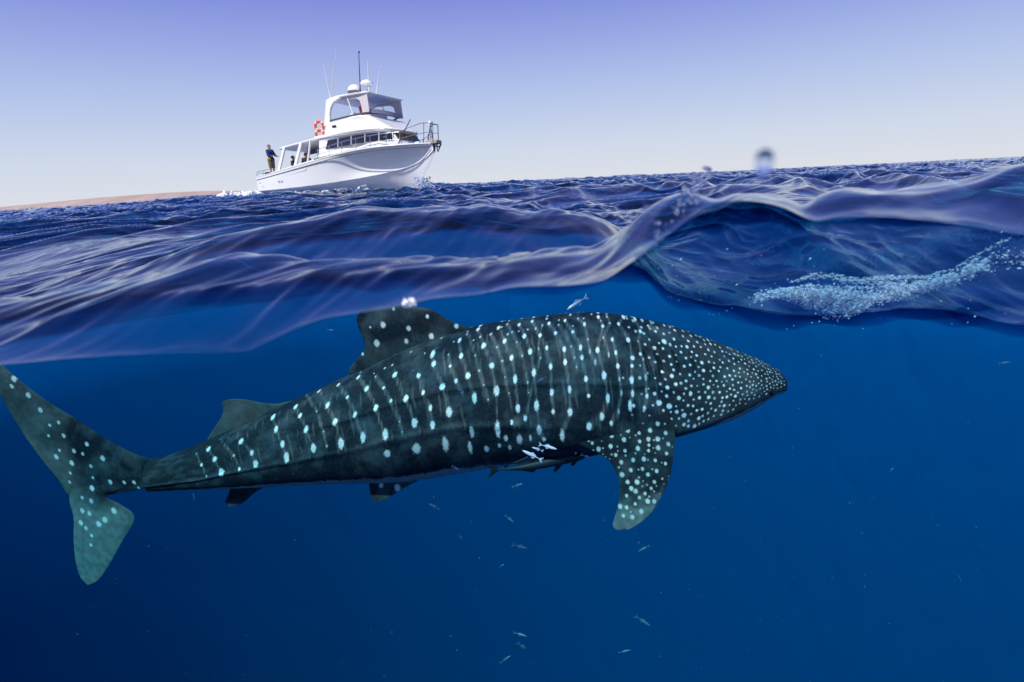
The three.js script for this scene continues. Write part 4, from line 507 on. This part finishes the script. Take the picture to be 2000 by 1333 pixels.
function person({ seated = false, shirt, trousers, hair, reach = 0.34, handY = 1.12, cap }) { // faces +x, feet at y = 0
  const o = new THREE.Group(); o.name = 'person';
  const dy = seated ? -0.42 : 0, hipY = 0.92 + dy, shY = 1.44 + dy, hd = 1.64 + dy;
  const legs = (s, grow = 0, cut = 1) => seated
    ? [[0, hipY, s * 0.10, 0.095 + grow, 0.42, hipY - 0.02, s * 0.12, 0.066 + grow], ...(cut < 1 ? [] : [[0.42, hipY - 0.02, s * 0.12, 0.062, 0.42, 0.08, s * 0.12, 0.042], [0.40, 0.04, s * 0.12, 0.042, 0.60, 0.03, s * 0.13, 0.034]])]
    : [[0, hipY, s * 0.10, 0.098 + grow, 0.02 * s, 0.50, s * 0.12, 0.066 + grow], ...(cut < 1 ? [] : [[0.02 * s, 0.50, s * 0.12, 0.060, 0.02 * s - 0.02, 0.09, s * 0.13, 0.040], [0.02 * s - 0.04, 0.045, s * 0.13, 0.042, 0.02 * s + 0.16, 0.03, s * 0.15, 0.032]])];
  const arm = (s, g = 0) => { const hy = handY + dy; return [[0, shY - 0.03, s * 0.19, 0.058 + g, 0.10, (shY + hy) / 2 - 0.10, s * 0.25, 0.045 + g], [0.10, (shY + hy) / 2 - 0.10, s * 0.25, 0.042 + g, reach, hy, s * 0.20, 0.030 + g]]; };
  const torso = (g) => [[0, hipY + 0.02, -0.05, 0.115 + g, 0, hipY + 0.02, 0.05, 0.115 + g], [0, hipY + 0.02, 0, 0.13 + g, 0.01, shY - 0.14, 0, 0.135 + g], [0.01, shY - 0.12, -0.09, 0.12 + g, 0.01, shY - 0.12, 0.09, 0.12 + g], [0, shY - 0.02, -0.15, 0.06 + g, 0, shY - 0.02, 0.15, 0.06 + g]];
  const headB = [[0, shY, 0, 0.055, 0.01, shY + 0.12, 0, 0.052], [-0.012, hd + 0.03, 0, 0.092, 0.028, hd - 0.03, 0, 0.078], [0.05, hd - 0.075, 0, 0.042, 0.03, hd - 0.07, 0, 0.05], [0.092, hd + 0.005, 0, 0.011, 0.112, hd - 0.028, 0, 0.014], [0.0, hd, 0.088, 0.016, 0.0, hd - 0.04, 0.088, 0.012], [0.0, hd, -0.088, 0.016, 0.0, hd - 0.04, -0.088, 0.012]];
  const core = blend([...headB, ...legs(1), ...legs(-1), ...arm(1, -0.004), ...arm(-1, -0.004), ...torso(-0.02)], 84);
  const hands = [1, -1].map((s) => blend(handBones([reach, handY + dy, s * 0.20], s), 44, 0.008));
  mesh('body', join([core, ...hands]), skinTone, o);
  mesh('jacket', blend([...torso(0.022), ...arm(1, 0.018), ...arm(-1, 0.018)], 72), shirt, o);
  mesh('shorts', blend([...legs(1, 0.028, 0.6), ...legs(-1, 0.028, 0.6), [0, hipY + 0.03, -0.05, 0.135, 0, hipY + 0.03, 0.05, 0.135]], 56), trousers, o);
  const hairMesh = new THREE.SphereGeometry(0.104, 20, 14, 0, Math.PI * 2, 0, Math.PI * 0.56).rotateZ(0.42).translate(-0.014, hd + 0.036, 0);
  mesh(cap ? 'cap' : 'hair', cap ? join([hairMesh, new THREE.CylinderGeometry(0.10, 0.10, 0.012, 20).scale(1.1, 1, 0.8).translate(0.10, hd + 0.055, 0)]) : hairMesh, hair, o);
  for (const s of [1, -1]) mesh('eye', new THREE.SphereGeometry(0.0125, 10, 8).translate(0.086, hd + 0.012, s * 0.032), std([0.03, 0.02, 0.02], 0.2), o);
  mesh('mouth', new THREE.CapsuleGeometry(0.006, 0.035, 4, 8).rotateX(Math.PI / 2).translate(0.088, hd - 0.062, 0), std([0.28, 0.10, 0.09], 0.6), o);
  return o;
}
const navy = std([0.012, 0.030, 0.13], 0.85), khaki = std([0.16, 0.13, 0.07], 0.9), darkCloth = std([0.02, 0.02, 0.03], 0.9);
const crew = (name, spec, [x, y, z], turn, label) => { const o = person(spec); o.name = name; o.position.copy(onBoat(x, y, z)); o.rotation.y = turn; scene.add(tagged(o, label, 'person')); return o; };
crew('person', { shirt: navy, trousers: khaki, hair: std([0.20, 0.13, 0.07], 0.8), reach: 0.30, handY: 1.10 }, [-4.42, 1.06, 1.62], BOAT_TURN + 0.1, 'person in navy jacket and shorts standing at the stern holding the shelter');
crew('person_001', { seated: true, shirt: darkCloth, trousers: darkCloth, hair: std([0.03, 0.025, 0.02], 0.8), cap: true }, [-3.35, 0.80, 0.9], BOAT_TURN + 0.5, 'person in dark clothes and cap seated between the slanted pillars');
crew('person_002', { seated: true, shirt: darkCloth, trousers: darkCloth, hair: std([0.03, 0.025, 0.02], 0.8) }, [-2.2, 0.88, 0.9], BOAT_TURN - 0.5, 'bareheaded person in dark clothes seated by the second slanted pillar');
crew('person_003', { seated: true, shirt: std([0.62, 0.05, 0.06], 0.8), trousers: darkCloth, hair: std([0.7, 0.69, 0.67], 0.8), cap: true }, [1.75, 3.55, 0.15], BOAT_TURN, 'person in red shirt and white cap steering on the flybridge');
mesh('waist_bag', new RoundedBoxGeometry(0.14, 0.15, 0.12, 3, 0.04).translate(0.08, 0.98, 0.18), std([0.50, 0.38, 0.04], 0.8), scene.getObjectByName('person'));

// ---------------------------------------------------------------- fish
const fishShape = (() => { // one body with tail and fins, nose towards +x, one metre long
  const prof = table([[0, 0.006], [0.06, 0.035], [0.18, 0.072], [0.38, 0.092], [0.6, 0.072], [0.8, 0.034], [0.9, 0.018], [1, 0.014]]);
  const b = gridGeometry(14, 30, (i, j) => { const a = i * Math.PI * 2, r = prof(j); return [0.5 - j * 0.84, Math.cos(a) * r * 0.85, Math.sin(a) * r * 0.55]; });
  const plate = (pts, t = 0.008) => new THREE.ExtrudeGeometry(new THREE.Shape(pts.map((p) => new THREE.Vector2(...p))), { depth: t, bevelEnabled: true, bevelThickness: 0.003, bevelSize: 0.003, bevelSegments: 1 }).translate(0, 0, -t / 2);
  return join([b, plate([[-0.32, 0.02], [-0.5, 0.14], [-0.43, 0], [-0.5, -0.14], [-0.32, -0.02]]), plate([[0.12, 0.09], [0.02, 0.15], [-0.16, 0.07], [-0.1, 0.06]]), plate([[0.05, -0.09], [-0.04, -0.14], [-0.14, -0.07]])]);
})();
const silver = std([0.10, 0.19, 0.28], 0.4, { metalness: 0.2 }), lilac = std([0.78, 0.70, 0.86], 0.4), blueBack = std([0.05, 0.09, 0.22], 0.4);
camera.updateMatrixWorld();
let nFish = 0;
function fish(x, y, z, length, dir, m, label, group) {
  const o = mesh(nFish ? 'small_fish_' + String(nFish).padStart(3, '0') : 'small_fish', fishShape, m); nFish++;
  o.position.set(x, y, z); o.scale.setScalar(length); o.rotation.set(0, dir[1], dir[0], 'YXZ'); return tagged(o, label, 'fish', group);
}
const FISH = [[0.4,-0.408,-3.3,0.152,27,"s"],[0.098,-1.49,-3.5,0.154,-23,"l"],[0.204,-1.431,-3.5,0.129,-11,"l"],[0.135,-1.446,-3.5,0.084,-23,"l"],[-0.016,-1.597,-3.3,0.082,25,"s"],[-0.549,-1.658,-3.2,0.082,-41,"s"],[-0.076,-1.775,-3.2,0.077,-41,"s"],[-0.016,-1.844,-3.0,0.116,-31,"s"],[-0.154,-2.275,-3.4,0.047,27,"s"],[0.742,-1.901,-3.0,0.083,35,"s"],[0.717,-2.347,-2.9,0.112,-33,"s"],[-0.046,-2.492,-3.0,0.094,-6,"s"],[-0.038,-2.681,-3.1,0.103,-51,"s"],[-0.152,-2.683,-3.0,0.088,32,"s"],[0.646,-2.767,-3.1,0.086,12,"s"],[2.756,-0.815,-3.0,0.061,7,"s"],[1.602,-1.272,-3.0,0.033,77,"s"],[2.352,-1.566,-3.2,0.035,42,"s"],[-1.113,-0.518,-3.4,0.044,-3,"s"],[-2.175,-1.608,-3.4,0.056,82,"s"],[2.736,-2.238,-3.0,0.05,-63,"s"],[0.17,-0.878,-3.3,0.079,32,"b"],[-0.338,-0.917,-3.3,0.073,-28,"b"],[-0.404,-1.449,-3.3,0.061,-38,"b"],[-0.618,-0.778,-3.3,0.042,7,"b"],[-0.447,-0.64,-3.3,0.042,27,"b"],[0.45,-1.47,-3.4,0.094,-35,"b"],[-0.434,-2.097,-3.5,0.051,-53,"s"]];
FISH.forEach(([x, y, z, l, a, k], n) => {
  const yaw = (rnd() - 0.5) * 0.7 + (rnd() < 0.4 ? Math.PI : 0), tilt = THREE.MathUtils.degToRad(Math.abs(yaw) > 1.6 ? -a : a);
  if (n === 0) fish(x, y, z, l, [tilt, yaw], std([0.50, 0.56, 0.62], 0.3, { metalness: 0.2 }), 'silver fish with bright back swimming just above the shark head', 'baitfish');
  else if (k === 'l') fish(x, y, z, l, [tilt, yaw], lilac, 'pale lilac fish beside the belly behind the pectoral fin', 'pale fish at the belly');
  else if (k === 'b') fish(x, y, z, l, [tilt, yaw], blueBack, 'small dark blue fish swimming in front of the shark flank', 'blue fish along the flank');
  else fish(x, y, z, l, [tilt, yaw], silver, 'small slender silver fish drifting in the open blue water', 'baitfish');
});
{ // two remoras under the belly
  const hide = std([0.012, 0.016, 0.022], 0.5);
  const remora = (name, len, p, yaw, tilt, label) => {
    const prof = table([[0, 0.012], [0.05, 0.030], [0.16, 0.047], [0.35, 0.052], [0.6, 0.040], [0.82, 0.020], [0.93, 0.011], [1, 0.012]]);
    const sway = (s) => 0.018 * Math.sin(s * 5 + 1);
    const b = gridGeometry(16, 50, (i, j) => { const a = i * Math.PI * 2, r = prof(j); return [0.5 - j * 0.92, Math.cos(a) * r + sway(j), Math.sin(a) * r * 0.9]; });
    const plate = (pts) => new THREE.ExtrudeGeometry(new THREE.Shape(pts.map((q) => new THREE.Vector2(...q))), { depth: 0.006, bevelEnabled: true, bevelThickness: 0.002, bevelSize: 0.002, bevelSegments: 1 }).translate(0, 0, -0.003);
    const s1 = sway(1), g = join([b, plate([[-0.39, s1 + 0.014], [-0.5, s1 + 0.085], [-0.455, s1], [-0.5, s1 - 0.085], [-0.39, s1 - 0.014]]), plate([[0.0, 0.05], [-0.06, 0.10], [-0.24, 0.045], [-0.2, 0.02]]), plate([[0.02, -0.03], [-0.05, -0.085], [-0.22, -0.03], [-0.2, -0.01]]), plate([[0.26, -0.03], [0.17, -0.12], [0.15, -0.11], [0.19, -0.03]])]);
    const o = mesh(name, g, hide); o.scale.setScalar(len); o.position.set(...p); o.rotation.set(0, yaw, tilt, 'YXZ'); return tagged(o, label, 'remora', 'remoras under the shark');
  };
  remora('remora', 0.80, [0.15, -1.83, -4.02], 0.12, 0.02, 'dark slender remora in front, its forked tail towards the shark tail');
  remora('remora_001', 0.86, [0.30, -1.89, -4.25], -0.05, 0.06, 'dark slender remora behind the other, its head by the pectoral fin');
}

// ---------------------------------------------------------------- foam, spray and drops
function foamPatch(name, count, place, size, label, material, detail = 1) {
  const g = new THREE.IcosahedronGeometry(1, detail), p = g.attributes.position;
  for (let k = 0; k < p.count; k++) { const x = p.getX(k), y = p.getY(k), z = p.getZ(k), s = 1 + 0.55 * n3(x * 1.6, y * 1.6, z * 1.6); p.setXYZ(k, x * s, y * s, z * s); }
  g.computeVertexNormals();
  const o = new THREE.InstancedMesh(g, material, count), m = new THREE.Matrix4(), q = new THREE.Quaternion();
  for (let k = 0; k < count; k++) { const at = place(k), s = size(k); q.setFromEuler(new THREE.Euler(rnd() * 6, rnd() * 6, rnd() * 6)); if (at[3] !== undefined) q.setFromEuler(new THREE.Euler(0.3 * (rnd() - 0.5), at[3], at[4] || 0)); o.setMatrixAt(k, m.compose(V(at[0], at[1], at[2]), q, V(...s))); }
  o.name = name; o.castShadow = o.receiveShadow = true; scene.add(tagged(o, label, 'foam', null, 'stuff')); return o;
}
const foamWhite = std([0.92, 0.93, 0.95], 0.45, { clearcoat: 0.6, clearcoatRoughness: 0.2 });
{
  const bd = table([[0.9, 2.15], [1.06, 2.12], [1.19, 2.135], [1.32, 2.16], [1.46, 2.16], [1.53, 2.10], [1.56, 2.03], [1.64, 1.99], [1.95, 2.02]]);
  const half = table([[0.9, 0.022], [1.05, 0.03], [1.2, 0.045], [1.35, 0.055], [1.45, 0.058], [1.55, 0.05], [1.62, 0.03], [1.75, 0.018], [1.95, 0.02]]);
  const spot = () => {
    for (;;) {
      const r = rnd(), x = r < 0.78 ? 0.92 + 0.72 * rnd() : 0.9 + 1.1 * rnd(), t = (rnd() + rnd() + rnd() - 1.5) * 1.6;
      if (rnd() > 0.15 + 0.85 * sstep(0.92, 1.15, x)) continue;
      const d = bd(x) - 0.05 + t * half(x) * (x > 1.64 ? 1.6 : 1);
      if (0.6 * n2(x * 16, d * 30) + 0.7 * n2(x * 48, d * 75) + 0.4 * n2(x * 120, d * 180) > (x > 1.66 ? 0.35 : 0.05)) return [x, d];
    }
  };
  foamPatch('foam', 10500, () => { const [x, d] = spot(); return [x, seaHeight(x, d) - slabDepth(x, d) - 0.006 - 0.034 * rnd() ** 1.5, -d, rnd() * 0.6 - 0.3, 0.3 * (rnd() - 0.5)]; },
    () => { const s = 0.0006 + 0.0026 * rnd() ** 4; return [s * (1 + 1.8 * rnd()), s * (0.4 + 0.6 * rnd()), s]; }, 'white churned band of foam and bubbles under the breaking swell', foamWhite);
  // thin upper sheet of bubbles
  foamPatch('foam_001', 700, () => { const x = 1.0 + 0.62 * rnd(), d = bd(x) - 0.135 - 0.03 * (x - 1) + 0.02 * (rnd() + rnd() - 1); return [x, seaHeight(x, d) - slabDepth(x, d) - 0.006, -d, 0, 0]; },
    () => { const s = 0.0006 + 0.002 * rnd() ** 2; return [s * (1 + 2 * rnd()), s * 0.7, s]; }, 'thin pale veil of bubbles above the white foam band', foamWhite);
  // stray bubbles under the swell
  foamPatch('bubble', 70, () => { const x = 0.5 + 1.6 * rnd(), d = 1.75 + 0.7 * rnd(); return [x, seaHeight(x, d) - slabDepth(x, d) - 0.006 - 0.02 * rnd(), -d, 0.4, 0.5]; },
    () => { const s = 0.0006 + 0.0015 * rnd() ** 2; return [s * (1 + 2.4 * rnd()), s * 0.8, s]; }, 'tiny bright bubbles scattered under the swell', foamWhite);
}
{ // wake behind the boat and wash along the waterline and at the stem
  const near = (x, y, z) => onBoat(x, y, z);
  foamPatch('foam_002', 420, () => { const a = rnd(), p = near(-6.4 - 3.6 * a * a, 0, 0.8 + 1.9 * (rnd() - 0.4)); return [p.x, seaHeight(p.x, -p.z) + 0.05 + 0.18 * (1 - a) * rnd(), p.z]; }, () => { const s = 0.03 + 0.09 * rnd(); return [s * 1.6, s * 0.7, s]; }, 'white wake foam trailing behind the boat stern', foamWhite);
  foamPatch('foam_003', 380, () => { const x = mix(-6, 5.2, rnd()), p = near(x, 0, hb[2](x) + 0.05 + 0.25 * rnd()); return [p.x, seaHeight(p.x, -p.z) + 0.03 + 0.05 * rnd(), p.z]; }, () => { const s = 0.02 + 0.05 * rnd(); return [s * 2.4, s * 0.5, s]; }, 'pale wash along the hull waterline', std([0.66, 0.66, 0.74], 0.6));
  const drop = new THREE.MeshPhysicalMaterial({ color: lin(0.45, 0.52, 0.70), roughness: 0.4, clearcoat: 1 });
  foamPatch('spray', 700, () => { const a = rnd(), p = near(5.15 + 1.2 * a, 0, 0.1 + 1.2 * (rnd() - 0.4)); const h = 0.75 * Math.exp(-(((a - 0.35) / 0.28) ** 2)); return [p.x, seaHeight(p.x, -p.z) + h * rnd(), p.z]; }, () => { const s = 0.012 + 0.035 * rnd() ** 2; return [s, s * 1.2, s]; }, 'blue grey bow spray thrown up beside the stem', drop);
}
{ // water thrown off the swell: clear drops in the air, and a tongue of water
  const clear = new THREE.MeshPhysicalMaterial({ color: 0xffffff, transmission: 1, thickness: 0.03, ior: 1.333, roughness: 0.03, attenuationColor: lin(0.75, 0.82, 0.95), attenuationDistance: 0.05 });
  const teardrop = new THREE.LatheGeometry([...Array(25)].map((_, k) => { const t = k / 24 * Math.PI; return new THREE.Vector2(Math.max(0, Math.sin(t)) * (0.74 - 0.26 * Math.cos(t)), -Math.cos(t) * 1.3); }), 28);
  const d = mesh('water_drop', teardrop, clear); d.position.set(0.177, 0.303, -0.40); d.scale.setScalar(0.0078);
  tagged(d, 'clear water drop hanging in the air above the swell', 'water drop', 'drops thrown off the swell');
  foamPatch('spray_001', 46, () => { const t = rnd(), w = (rnd() + rnd() - 1) * 0.02; return [mix(0.262, 0.365, t) + w, mix(0.176, 0.296, t) + 0.008 - w * 0.6, -1.02 - 0.05 * rnd()]; }, () => { const s = 0.0008 + 0.0035 * rnd() ** 2; return [s * 1.3, s * 2.2, s]; }, 'clear spray drops thrown up where the swell meets the chop', clear, 2);
}

{ // specks drifting in the water
  const m = std([0.20, 0.26, 0.30], 0.8);
  foamPatch('plankton', 600, () => { const d = 1.1 + 3 * Math.pow(rnd(), 0.7); return [(rnd() * 2 - 1) * d * 0.95, 0.1 - d * (0.22 + 0.85 * rnd()), -d]; }, () => { const s = 0.0004 + 0.0010 * rnd() ** 3; return [s, s, s * (1 + rnd())]; }, 'fine pale specks drifting in the blue water', m, 0);
  foamPatch('foam_005', 60, () => { const t = rnd(); return [-0.178 + (rnd() - 0.5) * 0.020, 0.098 + 0.010 * t, -0.985 - 0.01 * rnd()]; }, () => { const s = 0.001 + 0.002 * rnd(); return [s * 2, s, s]; }, 'small white patch put in for a glint on the waterline above the dorsal fin', foamWhite);  // white bits added in place of a bright reflection at the waterline
}
renderer.render(scene, camera);
